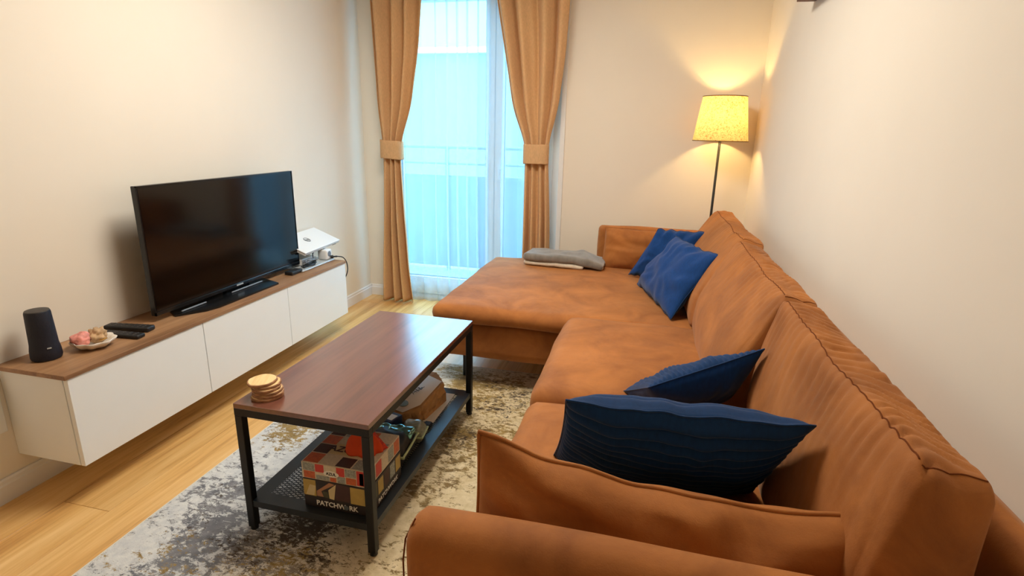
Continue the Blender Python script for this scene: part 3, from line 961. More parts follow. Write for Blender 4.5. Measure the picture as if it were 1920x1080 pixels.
def remote(name, p0, p1, w, h, lab, z0, mat=M['black'], tilt=0):
    p0, p1 = Vector((*p0, z0)), Vector((*p1, z0))
    Ln = (p1 - p0).length
    ang = math.atan2(p1.y - p0.y, p1.x - p0.x)
    T_ = Matrix.Translation(p0) @ Matrix.Rotation(ang, 4, 'Z') @ Matrix.Rotation(tilt, 4, 'Y')
    e = empty(name, p0, ang, label=lab, cat='remote control', group='remote controls on the tv bench')
    bm = B(); box(bm, (0, -w / 2, 0.0006), (Ln, w / 2, h), 0.006, 3, mat=T_); obj('casing', bm, mat, e, smooth=True, sharp=50)
    bm = B()
    for i in range(7):
        for j in (-1, 0, 1):
            cx = 0.025 + i * (Ln - 0.05) / 6
            box(bm, (cx - 0.004, j * w * 0.27 - 0.004, h - 0.001), (cx + 0.004, j * w * 0.27 + 0.004, h + 0.0012), 0.001, 1, mat=T_)
    obj('buttons', bm, M['greyplastic'] if 'grey' in lab else M['speakertop'], e, kind='stuff')
remote('remote_control', (0.035, 0.312), (0.240, 0.330), 0.040, 0.016, 'black remote control nearest the shell dish', TOP)
remote('remote_control', (0.030, 0.372), (0.212, 0.402), 0.044, 0.020, 'black remote control with raised buttons, nearer the television', TOP)

# ------------------------------------------------------------------ laptop corner
# flat grey-white device lying on the bench
bm = B(); box(bm, (0.03, 1.40, TOP + 0.0005), (0.225, 1.708, TOP + 0.010), 0.004, 2)
o = obj('set_top_box', bm, M['silver'], origin=(0.12, 1.56, TOP), label='thin pale silver device lying flat under the cables', cat='device')
wbx = empty('wifi_router', (0.07, 1.52, TOP + 0.010), label='white box router under the white laptop', cat='router')
bm = B(); box(bm, (0.05, 1.462, TOP + 0.0105), (0.162, 1.590, TOP + 0.050), 0.006, 2); obj('router_body', bm, M['whiteplastic'], wbx)
bm = B()
for k in range(8): box(bm, (0.1622, 1.472 + k * 0.014, TOP + 0.022), (0.1632, 1.479 + k * 0.014, TOP + 0.030))
obj('vents', bm, M['greyplastic'], wbx, kind='stuff')
# wire stand that carries the laptop
st = empty('laptop_stand', (0.11, 1.62, TOP), label='thin dark wire stand that carries the white laptop', cat='stand')
F_ = Vector((0.204, 1.447, 0.570)); R_ = Vector((0.183, 1.850, 0.574)); Bk = Vector((0.020, 1.780, 0.641)); Lk = F_ + (Bk - R_)
nlap = (R_ - F_).cross(Lk - F_).normalized()
if nlap.z < 0: nlap = -nlap
def lp(u, v, h=0.0):
    return F_ + (R_ - F_) * u + (Lk - F_) * v + nlap * h
for u in (0.30, 0.60):
    a = lp(u, 0.12, -0.030); c = lp(u, 0.80, -0.030)
    bm = B(); tube(bm, curve_pts([Vector((a.x + 0.006, a.y, TOP + 0.013)), Vector((a.x + 0.006, a.y, a.z - 0.01)), a, c, Vector((c.x - 0.002, c.y, c.z - 0.02)), Vector((c.x, c.y, TOP + 0.013 + (0.0 if u > 0.5 else 0.043)))], 6), 0.0026, 6)
    obj('wire_leg', bm, M['black'], st, smooth=True)
for v_ in (0.12, 0.80):
    bm = B(); tube(bm, [lp(0.30, v_, -0.030), lp(0.60, v_, -0.030)], 0.0026, 6); obj('cross_bar', bm, M['black'], st)
lap = empty('laptop', tuple(F_), label='closed white laptop tilted on its stand beside the television', cat='laptop')
lx = (R_ - F_).normalized(); ly = ((Lk - F_) - lx * (Lk - F_).dot(lx)).normalized()
Lw, Ld = (R_ - F_).length, (Lk - F_).length
ML = basis(F_, lx, ly)
if ML.to_3x3().col[2].z < 0:
    pass
bm = B(); box(bm, (0, 0, -0.0075), (Lw, Ld, 0.0005), 0.0035, 2, mat=ML); obj('lid', bm, M['whiteplastic'], lap)
bm = B(); box(bm, (0.002, 0.002, -0.020), (Lw - 0.002, Ld - 0.002, -0.0085), 0.003, 2, mat=ML); obj('keyboard_base', bm, M['whiteplastic'], lap)
for u in (0.12, 0.88):
    bm = B(); box(bm, (Lw * u - 0.02, 0.006, -0.0275), (Lw * u + 0.02, 0.018, -0.0195), 0.002, 1, mat=ML)
    obj('foot', bm, M['black'], lap)
lc = (Lw * 0.44, Ld * 0.53)
bm = B(); tube(bm, [ML @ Vector((lc[0] + 0.021 * math.cos(k * PI / 12), lc[1] + 0.021 * math.sin(k * PI / 12), 0.0009)) for k in range(25)], 0.0016, 6)
lg = obj('logo', bm, M['logo'], lap, smooth=True)
# letters read from the room
MT = ML @ Matrix.Translation((lc[0], lc[1], 0.0008))
obj('lettering', text_bm('hp', 0.034, MT), M['logo'], lg)
# plug tower and cable
sk = empty('power_socket_block', (0.145, 1.655, TOP), label='white power socket cube at the far end of the tv bench', cat='power strip')
bm = B(); box(bm, (0.150, 1.640, TOP + 0.0105), (0.212, 1.702, TOP + 0.072), 0.010, 3); obj('casing', bm, M['whiteplastic'], sk, smooth=True, sharp=40)
for p, d in (((0.2122, 1.671, TOP + 0.045), (1, 0, 0)), ((0.181, 1.7022, TOP + 0.045), (0, 1, 0))):
    bm = B()
    x_, y_ = frame_of(d)
    c_ = Vector(p)
    tube(bm, [c_ - Vector(d) * 0.002, c_ + Vector(d) * 0.0006], 0.017, 20)
    obj('socket_face', bm, M['greyplastic'], sk)
bm = B(); tube(bm, curve_pts([(0.213, 1.680, TOP + 0.024), (0.224, 1.690, TOP + 0.024), (0.240, 1.722, TOP + 0.020), (0.248, 1.765, TOP + 0.004), (0.250, 1.800, TOP - 0.04), (0.240, 1.812, 0.37), (0.19, 1.805, 0.29), (0.10, 1.775, 0.25)], 8), [0.010] * 9 + [0.005] * 6 + [0.0032] * 42, 8)
obj('power_cable', bm, M['black'], smooth=True, origin=(0.19, 1.68, TOP), label='black plug and cable hanging down the far end of the tv bench', cat='cable')
for i, (lab, sd, zz) in enumerate((('tangled black cable heaped in front of the router', 1, 0.016), ('thin grey cable looped over the black cable heap', 5, 0.034))):
    rr = random.Random(sd)
    P = []
    for k in range(16):
        a = k * 1.9 + sd
        P.append((0.192 + 0.022 * math.cos(a) * rr.uniform(0.6, 1.1), 1.495 + 0.075 * math.sin(a * 0.73) * rr.uniform(0.5, 1.1), TOP + zz + 0.016 * rr.random()))
    bm = B(); tube(bm, curve_pts(P, 6), 0.0034 if i == 0 else 0.0026, 6)
    obj('cable', bm, M['black'] if i == 0 else M['greyplastic'], smooth=True, origin=(0.17, 1.49, TOP + 0.011), label=lab, cat='cable')
ad = empty('power_adapter', (0.215, 1.40, TOP), label='black power adapter on the bench below the television corner', cat='adapter')
bm = B(); box(bm, (0.165, 1.295, TOP + 0.0006), (0.215, 1.392, TOP + 0.020), 0.006, 2, ); obj('casing', bm, M['black'], ad)
bm = B(); tube(bm, [(0.222, 1.372, TOP + 0.007), (0.226, 1.392, TOP + 0.007)], 0.005, 10); obj('connector', bm, M['silver'], ad)

# ------------------------------------------------------------------ coffee table
TX, TY, TR = 0.899, 0.0154, -0.0126
TW, TL_, TH = 0.447, 0.926, 0.46
ZR = 0.011
tb = empty('coffee_table', (TX, TY, ZR), TR, label='dark brown coffee table with black metal frame on the rug', cat='table')
TM = INFO[tb.name] @ Matrix.Translation((0, 0, -ZR))
def tobj(name, bm, mat, parent=tb, **k):
    bmesh.ops.transform(bm, matrix=TM, verts=bm.verts)
    return obj(name, bm, mat, parent, **k)
bm = B(); box(bm, (0, 0, TH - 0.016), (TW, TL_, TH), 0.0015, 2); tobj('tabletop', bm, M['tabletop'])
bm = B()
q = 0.022
for a, c in (((0, 0, TH - 0.040), (TW, q, TH - 0.016)), ((0, TL_ - q, TH - 0.040), (TW, TL_, TH - 0.016)), ((0, q, TH - 0.040), (q, TL_ - q, TH - 0.016)), ((TW - q, q, TH - 0.040), (TW, TL_ - q, TH - 0.016))):
    box(bm, a, c, 0.001, 1)
tobj('frame', bm, M['blackmetal'])
for a, c in ((0, 0), (TW - q - 0.003, 0), (0, TL_ - q - 0.003), (TW - q - 0.003, TL_ - q - 0.003)):
    bm = B(); q2 = q + 0.003
    box(bm, (a, c, ZR + 0.012), (a + q2, c + q2, TH - 0.040), 0.0015, 1)
    lg_ = tobj('leg', bm, M['blackmetal'])
    bm = B(); lathe(bm, (a + q2 / 2, c + q2 / 2, ZR), [(0.010, 0.0), (0.012, 0.002), (0.012, 0.012)], 16); tobj('foot', bm, M['black'], lg_)
SZ = 0.122
bm = B()
for a, c in (((q, 0.004, SZ - 0.022), (TW - q, 0.010, SZ)), ((q, TL_ - 0.010, SZ - 0.022), (TW - q, TL_ - 0.004, SZ)), ((0.004, q, SZ - 0.022), (0.010, TL_ - q, SZ)), ((TW - 0.010, q, SZ - 0.022), (TW - 0.004, TL_ - q, SZ)),
             ((0.010, 0.010, SZ - 0.002), (TW - 0.010, 0.052, SZ)), ((0.010, TL_ - 0.052, SZ - 0.002), (TW - 0.010, TL_ - 0.010, SZ)), ((0.010, 0.052, SZ - 0.002), (0.052, TL_ - 0.052, SZ)), ((TW - 0.052, 0.052, SZ - 0.002), (TW - 0.010, TL_ - 0.052, SZ))):
    box(bm, a, c)
tobj('shelf_rim', bm, M['greymetal'])
bm = B()
x0, x1, y0, y1 = 0.050, TW - 0.050, 0.050, TL_ - 0.050
stp = 0.0125
def strand(a, c):
    a, c = Vector(a), Vector(c)
    d = (c - a).normalized(); n = Vector((-d.y, d.x, 0)) * 0.0014
    z0 = SZ - 0.0022; z1 = SZ - 0.0006
    vs = []
    for z in (z0, z1):
        for p in (a - n, a + n, c + n, c - n):
            vs.append(bm.verts.new((p.x, p.y, z)))
    for f in ((4, 5, 6, 7), (3, 2, 1, 0), (0, 1, 5, 4), (2, 3, 7, 6)):
        bm.faces.new([vs[i] for i in f])
for sgn in (1, -1):
    slope = 0.5 * sgn
    k = -60
    while k < 160:
        # y = k*stp + slope*(x-x0)
        pts = []
        ys = k * stp
        xa, xb = x0, x1
        ya, yb = y0 + ys, y0 + ys + slope * (x1 - x0)
        lo, hi = y0, y1
        def clip(xa, ya, xb, yb):
            t0, t1 = 0.0, 1.0
            dy = yb - ya
            for bound, s in ((lo, 1), (hi, -1)):
                if (dy * s) > 0: t0 = max(t0, (bound - ya) / dy)
                else: t1 = min(t1, (bound - ya) / dy)
            return t0, t1
        t0, t1 = clip(xa, ya, xb, yb)
        if t1 - t0 > 0.01:
            strand((xa + (xb - xa) * t0, ya + (yb - ya) * t0, 0), (xa + (xb - xa) * t1, ya + (yb - ya) * t1, 0))
        k += 1
tobj('metal_mesh', bm, M['greymetal'], kind='stuff')

# coasters: slices of a branch
cs = [(0.968, 0.084, 0.0455, 0.0), (0.970, 0.086, 0.0445, 1.0), (0.967, 0.088, 0.0445, 2.0), (0.964, 0.088, 0.0435, 3.4), (0.963, 0.092, 0.0425, 4.4), (0.953, 0.086, 0.0425, 5.1)]
ORD = ['lowest', 'second from the bottom', 'third from the bottom', 'third from the top', 'second from the top', 'topmost']
for i, (cx, cy, r, sd) in enumerate(cs):
    z = TH + 0.0003 + i * 0.0088
    c = empty('wood_slice_coaster', (cx, cy, z), sd, label='round wood slice coaster with bark edge, %s of the stack' % ORD[i], cat='coaster', group='wood slice coasters stacked on the coffee table')
    wf = lambda a, zz, sd=sd: 1 + 0.035 * math.sin(2 * a + sd) + 0.02 * math.sin(5 * a + sd * 2) + 0.01 * math.sin(11 * a + zz * 300)
    bm = B(); lathe(bm, (cx, cy, z), [(r - 0.0006, 0.0), (r, 0.001), (r, 0.0072), (r - 0.0008, 0.008)], 48, wf); obj('bark_edge', bm, M['bark'], c, smooth=True, sharp=45)
    bm = B(); lathe(bm, (cx, cy, z), [(r - 0.0030, 0.0079), (r - 0.0034, 0.0086)], 48, wf); obj('cut_face', bm, M['coasterface'], c)

# ------------------------------------------------------------------ things on the shelf of the coffee table
def wob(bm, a, s, seed):
    for v in bm.verts:
        v.co += Vector((nz(v.co, s, seed), nz(v.co, s, seed + 5), nz(v.co, s, seed + 9))) * a
Z0 = SZ + 0.0004
# lower game box
bx0, bx1, by0, by1 = 1.093, 1.318, 0.046, 0.262
pb = empty('board_game_box', ((bx0 + bx1) / 2, (by0 + by1) / 2, Z0), label='dark patterned board game box with white lettering, under the red tiled one', cat='game box')
zb1 = Z0 + 0.098
bm = B(); box(bm, (bx0, by0, Z0), (bx1, by1, zb1), 0.0012, 1); obj('carton', bm, M['boxblack'], pb)
def flat(name, pts, off_y, mat, parent, th=0.0006):
    """a printed patch: polygon in (x,z) on the front face of a box"""
    bm = B()
    f = [bm.verts.new((x, off_y - th, z)) for x, z in pts]; g = [bm.verts.new((x, off_y + 0.0001, z)) for x, z in pts]
    bm.faces.new(f); bm.faces.new(g[::-1])
    for i in range(len(pts)):
        j = (i + 1) % len(pts); bm.faces.new((f[i], f[j], g[j], g[i]))
    return obj(name, bm, mat, parent)
def fx(t): return bx0 + (bx1 - bx0) * t
def fz(t): return Z0 + 0.098 * t
for mat, P in ((M['mustard'], [(0.0, .40), (.19, .40), (.19, .97), (0, .97)]), (M['creampatch'], [(.03, .42), (.16, .42), (.19, .78), (.10, .80)]),
               (M['rosepatch'], [(.20, .42), (.30, .42), (.27, .62), (.48, .93), (.40, .97), (.20, .60)]), (M['boxblack'], [(.20, .63), (.24, .6), (.40, .93), (.34, .96)]),
               (M['greenpatch'], [(.30, .42), (.39, .40), (.37, .62), (.29, .62)]), (M['creampatch'], [(.39, .40), (.46, .38), (.50, .95), (.38, .70)]),
               (M['brownpatch'], [(.47, .38), (.70, .38), (.70, .95), (.50, .97)]), (M['mustard'], [(.71, .36), (1, .36), (1, .95), (.71, .95)]),
               (M['creampatch'], [(.83, .44), (.88, .44), (.88, .56), (.83, .56)]), (M['rosepatch'], [(.74, .80), (.96, .80), (.96, .93), (.74, .93)]), (M['brownpatch'], [(.81, .60), (.90, .60), (.90, .74), (.81, .74)])):
    flat('printed_patch', [(fx(a), fz(c)) for a, c in P], by0, mat, pb, 0.0004 + 0.0001 * random.random())
obj('title_lettering', text_bm('PATCHW', 0.0235, basis((fx(.405), by0 - 0.0008, fz(.175)), (1, 0, 0), (0, 0, 1))), M['white'], pb)
obj('title_lettering', text_bm('RK', 0.0235, basis((fx(.745), by0 - 0.0008, fz(.175)), (1, 0, 0), (0, 0, 1))), M['white'], pb)
bm = B(); tube(bm, [(fx(.637), by0 - 0.0002, fz(.175)), (fx(.637), by0 - 0.0016, fz(.175))], 0.0085, 20); obj('button_mark', bm, M['logo'], pb)
obj('title_lettering', text_bm('PATCHWORK', 0.0215, basis((bx1 + 0.0008, (by0 + by1) / 2 + 0.01, fz(.19)), (0, 1, 0), (0, 0, 1))), M['white'], pb)
for k in range(5):
    bm = B(); a = by0 + 0.012 + k * 0.041
    box(bm, (bx1 - 0.0002, a, fz(.42)), (bx1 + 0.0005, a + 0.034, fz(.93))); obj('printed_patch', bm, [M['greenpatch'], M['mustard'], M['brownpatch'], M['greytile'], M['mustard']][k], pb)
# upper game box
az = empty('board_game_box', ((bx0 + bx1) / 2, (by0 + by1) / 2, zb1), label='red and cream tiled board game box on top of the dark one', cat='game box')
az0, az1 = zb1 + 0.0004, zb1 + 0.057
ax0, ax1, ay0, ay1 = bx0 - 0.002, bx1 - 0.003, by0 + 0.001, by1 + 0.002
bm = B(); box(bm, (ax0, ay0, az0), (ax1, ay1, az1), 0.0012, 1); obj('carton', bm, M['creamtile'], az)
def gx_(t): return ax0 + (ax1 - ax0) * t
def gz_(t): return az0 + (az1 - az0) * t
for mat, (a, c, e, f) in ((M['greytile'], (.02, .50, .20, .97)), (M['redtile'], (.21, .50, .34, .97)), (M['creamtile'], (.35, .72, .52, .97)), (M['redtile'], (.53, .45, .65, .97)), (M['greytile'], (.66, .50, .82, .97)), (M['redtile'], (.83, .08, .98, .97)), (M['creamtile'], (.87, .12, .93, .85)),
                          (M['orangetile'], (.03, .05, .20, .47)), (M['greytile'], (.22, .04, .42, .32)), (M['orangetile'], (.43, .04, .52, .30)), (M['greytile'], (.54, .04, .66, .42)), (M['orangetile'], (.67, .05, .82, .45))):
    flat('printed_tile', [(gx_(a), gz_(c)), (gx_(e), gz_(c)), (gx_(e), gz_(f)), (gx_(a), gz_(f))], ay0, mat, az, 0.0004)
oc = [(gx_(.45) + 0.026 * math.cos(k * PI / 10), gz_(.50) + 0.0105 * math.sin(k * PI / 10) * (1.0)) for k in range(20)]
flat('cartouche', oc, ay0, M['white'], az, 0.0009)
obj('title_lettering', text_bm('AZUL', 0.0135, basis((gx_(.45), ay0 - 0.0013, gz_(.50)), (1, 0, 0), (0, 0, 1))), M['ink'], az)
for i in range(4):
    for j in range(4):
        if (i, j) in ((1, 1), (2, 1), (1, 2), (2, 2)): continue
        a, c = ax0 + 0.004 + i * 0.0545, ay0 + 0.004 + j * 0.0525
        bm = B(); box(bm, (a, c, az1 - 0.0002), (a + 0.050, c + 0.048, az1 + 0.0004)); obj('printed_tile', bm, [M['orangetile'], M['greytile'], M['brownpatch'], M['creamtile']][(i * 3 + j * 2) % 4], az)
bm = B(); box(bm, (ax0 + 0.055, ay0 + 0.06, az1 - 0.0002), (ax1 - 0.055, ay1 - 0.10, az1 + 0.0005)); obj('cartouche', bm, M['creampatch'], az)
obj('title_lettering', text_bm('AZUL', 0.040, basis((ax0 + 0.095, ay0 + 0.088, az1 + 0.0008), (1, 0.0, 0), (0, 1, 0))), M['brownpatch'], az)
for k in range(5):
    bm = B(); a = ay0 + 0.006 + k * 0.042
    box(bm, (ax1 - 0.0002, a, gz_(.1)), (ax1 + 0.0005, a + 0.037, gz_(.92))); obj('printed_tile', bm, [M['greytile'], M['redtile'], M['creamtile'], M['greytile'], M['orangetile']][k], az)
# orange cloth pouch on the boxes
pc = Vector((1.245, 0.150, az1 + 0.0006))
bm = B()
n = 40
rings = []
for j in range(13):
    t = j / 12
    ring = []
    for k in range(n):
        a = 2 * PI * k / n
        rx, ry = 0.057 * math.sqrt(1 - t ** 2.2) + 0.001, 0.040 * (1 - t) ** 0.8 + 0.001
        f = 1 + 0.10 * math.sin(5 * a + 2 * t) + 0.05 * math.sin(9 * a)
        zz = t * 0.068
        ring.append(bm.verts.new(pc + Vector((rx * math.cos(a) * f + 0.004 * t, ry * math.sin(a) * f, zz + 0.004 * nz((a, t * 3, 0), 1, 3) * t))))
    rings.append(ring)
for a, c in zip(rings, rings[1:]):
    for k in range(n):
        f = bm.faces.new((a[k], a[(k + 1) % n], c[(k + 1) % n], c[k]))
bm.faces.new(rings[0][::-1]); bm.faces.new(rings[-1])
po = obj('cloth_pouch', bm, M['orange'], smooth=True, origin=pc, label='crumpled orange cloth pouch on top of the game boxes', cat='pouch')
bm = B()
P = [(1.262, 0.128), (1.302, 0.150), (1.312, 0.185), (1.280, 0.200), (1.268, 0.160)]
lo = [bm.verts.new((x, y, az1 + 0.0006)) for x, y in P]; hi = [bm.verts.new((1.270 + (x - 1.275) * 0.35, 0.155 + (y - 0.16) * 0.4, az1 + 0.060 + 0.004 * (i % 2))) for i, (x, y) in enumerate(P)]
for i in range(5):
    j = (i + 1) % 5; bm.faces.new((lo[i], lo[j], hi[j], hi[i]))
bm.faces.new(lo[::-1]); bm.faces.new(hi)
bmesh.ops.subdivide_edges(bm, edges=bm.edges[:], cuts=3, use_grid_fill=True); wob(bm, 0.004, 60, 2)
for v in bm.verts: v.co.z = max(v.co.z, az1 + 0.0006)
obj('printed_lining', bm, M['redprint'], po)

# black packaged thing with green rim and teal foil
def bag(name, c, size, rz, lab, mats, cat, seed, puff=0.3, parent_only=None):
    c = Vector(c)
    T_ = Matrix.Translation(c) @ Matrix.Rotation(rz, 4, 'Z')
    hx, hy, hz = size[0] / 2, size[1] / 2, size[2]
    bm = softbox((-hx, -hy, 0), (hx, hy, hz), min(hz * 0.45, 0.02), res=0.008, amp=0.004, nscale=40, seed=seed, crown=(0, 0, 0, 0, 0, hz * puff))
    bmesh.ops.transform(bm, matrix=T_, verts=bm.verts)
    e = empty(name, c, rz, label=lab, cat=cat)
    return e, bm, T_
e, bm, T_ = bag('snack_pack', (1.213, 0.362, Z0), (0.18, 0.145, 0.072), 0.08, 'black and teal glossy pack with pale green rim behind the game boxes', None, 'package', 2)
obj('pack_body', bm, M['black'], e, smooth=True)
bm = softbox((-0.084, 0.012, 0.062), (0.088, 0.070, 0.090), 0.010, res=0.006, amp=0.006, nscale=55, seed=7)
bmesh.ops.transform(bm, matrix=T_, verts=bm.verts); obj('foil_top', bm, M['foilteal'], e, smooth=True)
bm = B()
rim = curve_pts([(-0.086, -0.075, 0.052), (0.078, -0.077, 0.048), (0.092, -0.062, 0.048), (0.094, 0.058, 0.056), (0.080, 0.075, 0.058), (-0.08, 0.075, 0.058), (-0.092, 0.060, 0.056), (-0.092, -0.060, 0.052), (-0.086, -0.075, 0.052)], 6)
tube(bm, [T_ @ p for p in rim], 0.0045, 8); obj('green_rim', bm, M['palegreen'], e, smooth=True)
e, bm, T_ = bag('plastic_wrapped_pack', (1.262, 0.492, Z0 + 0.001), (0.09, 0.085, 0.058), 0.12, 'clear grey plastic pack with green edge next to the paper bag', None, 'package', 5, 0.25)
obj('film_wrap', bm, M['film'], e, smooth=True)
bm = B(); tube(bm, [T_ @ p for p in curve_pts([(-0.04, -0.045, 0.03), (0.038, -0.044, 0.03), (0.047, -0.034, 0.032), (0.047, 0.036, 0.034)], 6)], 0.004, 8); obj('green_rim', bm, M['palegreen'], e, smooth=True)
e = empty('carton', (1.145, 0.490, Z0), 0.0, label='deep blue carton with a white label between the packs', cat='box')
bm = B(); T_ = Matrix.Translation((1.145, 0.490, Z0)) @ Matrix.Rotation(-0.25, 4, 'Z'); box(bm, (-0.055, -0.035, 0.0), (0.060, 0.035, 0.085), 0.003, 2, mat=T_); obj('carton_body', bm, M['deepblue'], e)
bm = B(); box(bm, (0.022, -0.020, 0.0849), (0.052, 0.018, 0.0857), mat=T_); obj('label', bm, M['white'], e)
bm = B(); box(bm, (-0.055, -0.0358, 0.060), (0.055, -0.0349, 0.075), mat=T_); obj('stripe', bm, M['violet'], e)
# paper bag lying on its side, white front up
e = empty('paper_bag', (1.19, 0.74, Z0), 0.0, label='crumpled brown paper bag with a white printed front on the lower shelf', cat='bag')
Vb = lambda x, y, z: Vector((x, y, z))
# outline (in plan) of the bag's upper face and its lower edge
up_ = [Vb(1.070, 0.575, 0.195), Vb(1.190, 0.555, 0.178), Vb(1.246, 0.612, 0.192), Vb(1.270, 0.795, 0.216), Vb(1.222, 0.840, 0.236), Vb(1.100, 0.850, 0.232), Vb(1.060, 0.730, 0.215)]
dn_ = [Vb(1.075, 0.590, Z0), Vb(1.195, 0.572, Z0), Vb(1.252, 0.630, Z0), Vb(1.277, 0.810, Z0), Vb(1.240, 0.868, Z0), Vb(1.085, 0.868, Z0), Vb(1.052, 0.730, Z0)]
bm = B()
NS = 8
ring = []
for j in range(7):
    t = j / 6
    rr_ = []
    for i in range(7):
        k = (i + 1) % 7
        for s in range(NS):
            f = s / NS
            a = dn_[i].lerp(dn_[k], f); c = up_[i].lerp(up_[k], f)
            p = a.lerp(c, t)
            if 0 < j: 
                p += Vector((nz(p, 42, 3), nz(p, 42, 8), 0.6 * nz(p, 42, 12))) * 0.011 * (1 if j < 6 else 0.35)
            rr_.append(bm.verts.new(p))
    ring.append(rr_)
for a, c in zip(ring, ring[1:]):
    for k in range(len(a)):
        bm.faces.new((a[k], a[(k + 1) % len(a)], c[(k + 1) % len(a)], c[k]))
bm.faces.new(ring[0][::-1])
cen = bm.verts.new(sum((v.co for v in ring[-1]), Vector()) / len(ring[-1]) + Vector((0, 0, 0.002)))
for k in range(len(ring[-1])):
    bm.faces.new((ring[-1][k], ring[-1][(k + 1) % len(ring[-1])], cen))
obj('bag_body', bm, M['kraft'], e)
bm = B()
vs = [bm.verts.new(cen_co) for cen_co in [u * 1.0 + Vector((0, 0, 0.0050)) for u in up_[:1] + [Vb(1.188, 0.560, 0.179), Vb(1.240, 0.614, 0.192), Vb(1.264, 0.792, 0.216), Vb(1.190, 0.812, 0.229)] + up_[5:]]]
cc = bm.verts.new(sum((v.co for v in vs), Vector()) / len(vs) + Vector((0, 0, 0.003)))
for i in range(len(vs)):
    bm.faces.new((vs[i], vs[(i + 1) % len(vs)], cc))
fr_ = obj('printed_front', bm, M['paper'], e, smooth=True); solidify(fr_, 0.0008)
# hand-written style script and round emblem
Mb = basis((1.195, 0.690, 0.2135), (0.35, 0.94, 0.05), (-0.94, 0.35, 0.0))
bm = B()
for S in ([(-.030, -.010), (-.018, .014), (-.010, .016), (-.008, -.008)], [(-.024, .0), (-.004, .002)], [(0, -.008), (.004, .012), (.006, -.006), (.012, .002), (.016, -.006)], [(.018, -.008), (.022, .016), (.024, -.006)], [(.026, -.006), (.030, .004), (.036, -.004), (.044, .002)]):
    tube(bm, curve_pts([Mb @ Vector((a, c, 0.003)) for a, c in S], 5), 0.0009, 5)
obj('script_lettering', bm, M['ink'], fr_)
bm = B(); mm_ = basis((1.172, 0.602, 0.2000), (1, 0, -0.1), (0, 1, 0.12)); lathe(bm, (0, 0, 0), [(0.021, -0.001), (0.021, 0.0012), (0.019, 0.0016)], 28)
bmesh.ops.transform(bm, matrix=mm_, verts=bm.verts); obj('round_emblem', bm, M['sage'], fr_)
bm = B(); box(bm, (1.10, 0.62, Z0 + 0.0), (1.292, 0.880, Z0 + 0.0022), 0.0004, 1, mat=None)
# the bag rests on this sheet
for v in bm.verts: pass
sheet = obj('paper_sheet', bm, M['paper'], origin=(1.2, 0.75, Z0), label='cream paper sheet sticking out under the paper bag', cat='paper')
e.location.z += 0.0024
bm = B(); box(bm, (1.268, 0.568, Z0), (1.296, 0.600, Z0 + 0.020), 0.004, 2); obj('small_box', bm, M['black'], origin=(1.282, 0.585, Z0), label='tiny black box at the near corner of the paper bag', cat='box')

# ------------------------------------------------------------------ sofa
sofa = empty('corner_sofa', (2.15, 0.85, 0.0), label='large brown suede corner sofa with chaise along the right wall', cat='sofa')
S = M['suede']
SEAT = 0.435
# base frames
bm = softbox((1.76, -0.57, 0.165), (2.60, 2.30, 0.33), 0.02, res=0.06, amp=0.003)
obj('seat_base', bm, S, sofa, smooth=True)
bm = softbox((1.10, 1.20, 0.165), (1.738, 2.25, 0.345), 0.02, res=0.05, amp=0.004)
obj('chaise_base', bm, S, sofa, smooth=True)
bm = softbox((2.605, -0.59, 0.15), (2.664, 2.372, 0.705), 0.028, res=0.05, amp=0.004)
obj('back_panel', bm, S, sofa, smooth=True)
# seat cushions
def seat(x0, x1, y0, y1, z0, z1, seed, crown=0.02, warp=None):
    return softbox((x0, y0, z0), (x1, y1, z1), 0.042, res=0.028, amp=0.007, nscale=6, seed=seed, crown=(0.012, 0, 0.006, 0.004, 0, crown), warp=warp)
def chw(p, t):
    # soft creases near the middle of the front edge
    if t.z > 0.5:
        g = math.exp(-((p.x - 1.60) / 0.16) ** 2) * math.exp(-((p.y - 1.30) / 0.11) ** 2)
        p.z += 0.004 * g * math.sin((p.x * 0.9 + p.y * 0.25) * 95)
    return p
obj('seat_cushion', softbox((1.065, 1.165, 0.345), (2.33, 2.345, SEAT), 0.040, res=0.022, amp=0.007, nscale=5, seed=2, crown=(0.012, 0, 0.004, 0.006, 0, 0.012), warp=chw), S, sofa, smooth=True)
obj('seat_cushion', seat(1.735, 2.42, 0.360, 1.175, 0.31, SEAT + 0.012, 5, 0.022), S, sofa, smooth=True)
obj('seat_cushion', seat(1.735, 2.42, -0.485, 0.352, 0.31, SEAT + 0.004, 8, 0.016), S, sofa, smooth=True)
# arms
bm = softbox((1.722, -0.590, 0.165), (2.60, -0.492, 0.676), (0.03, 0.045, 0.045), res=0.02, amp=0.004, nscale=5, seed=3, crown=(0, 0, 0.004, 0, 0, 0.004))
arm = obj('armrest', bm, S, sofa, smooth=True)
bm = softbox((1.766, 2.275, 0.38), (2.60, 2.372, 0.694), (0.025, 0.04, 0.03), res=0.02, amp=0.004, nscale=5, seed=13)
arm2 = obj('armrest', bm, S, sofa, smooth=True)
bm = B(); tube(bm, [(1.7195, -0.566, 0.19), (1.7195, -0.566, 0.60), (1.724, -0.564, 0.64), (1.739, -0.558, 0.675)], 0.0014, 6); obj('seam', bm, M['seam'], arm, smooth=True)
Q = ((1.785, -0.372, 0.730), (2.505, -0.400, 0.712), (2.44, -0.395, 0.405), (1.778, -0.395, 0.405))
ac = obj('arm_cushion', pillow(*Q, 0.145, nu=90, nv=50, pinch=(0.02, 0.27), wr=0.010, ew=0.008, seed=4.0, skew=0.55), S, sofa, smooth=True)
obj('seam', pillow_seam(*Q, (0.02, 0.27), 0.0042, 0.008, 4.0), S, ac, smooth=True)
Q = ((1.815, 2.245, 0.694), (2.44, 2.250, 0.690), (2.42, 2.225, 0.425), (1.805, 2.215, 0.425))
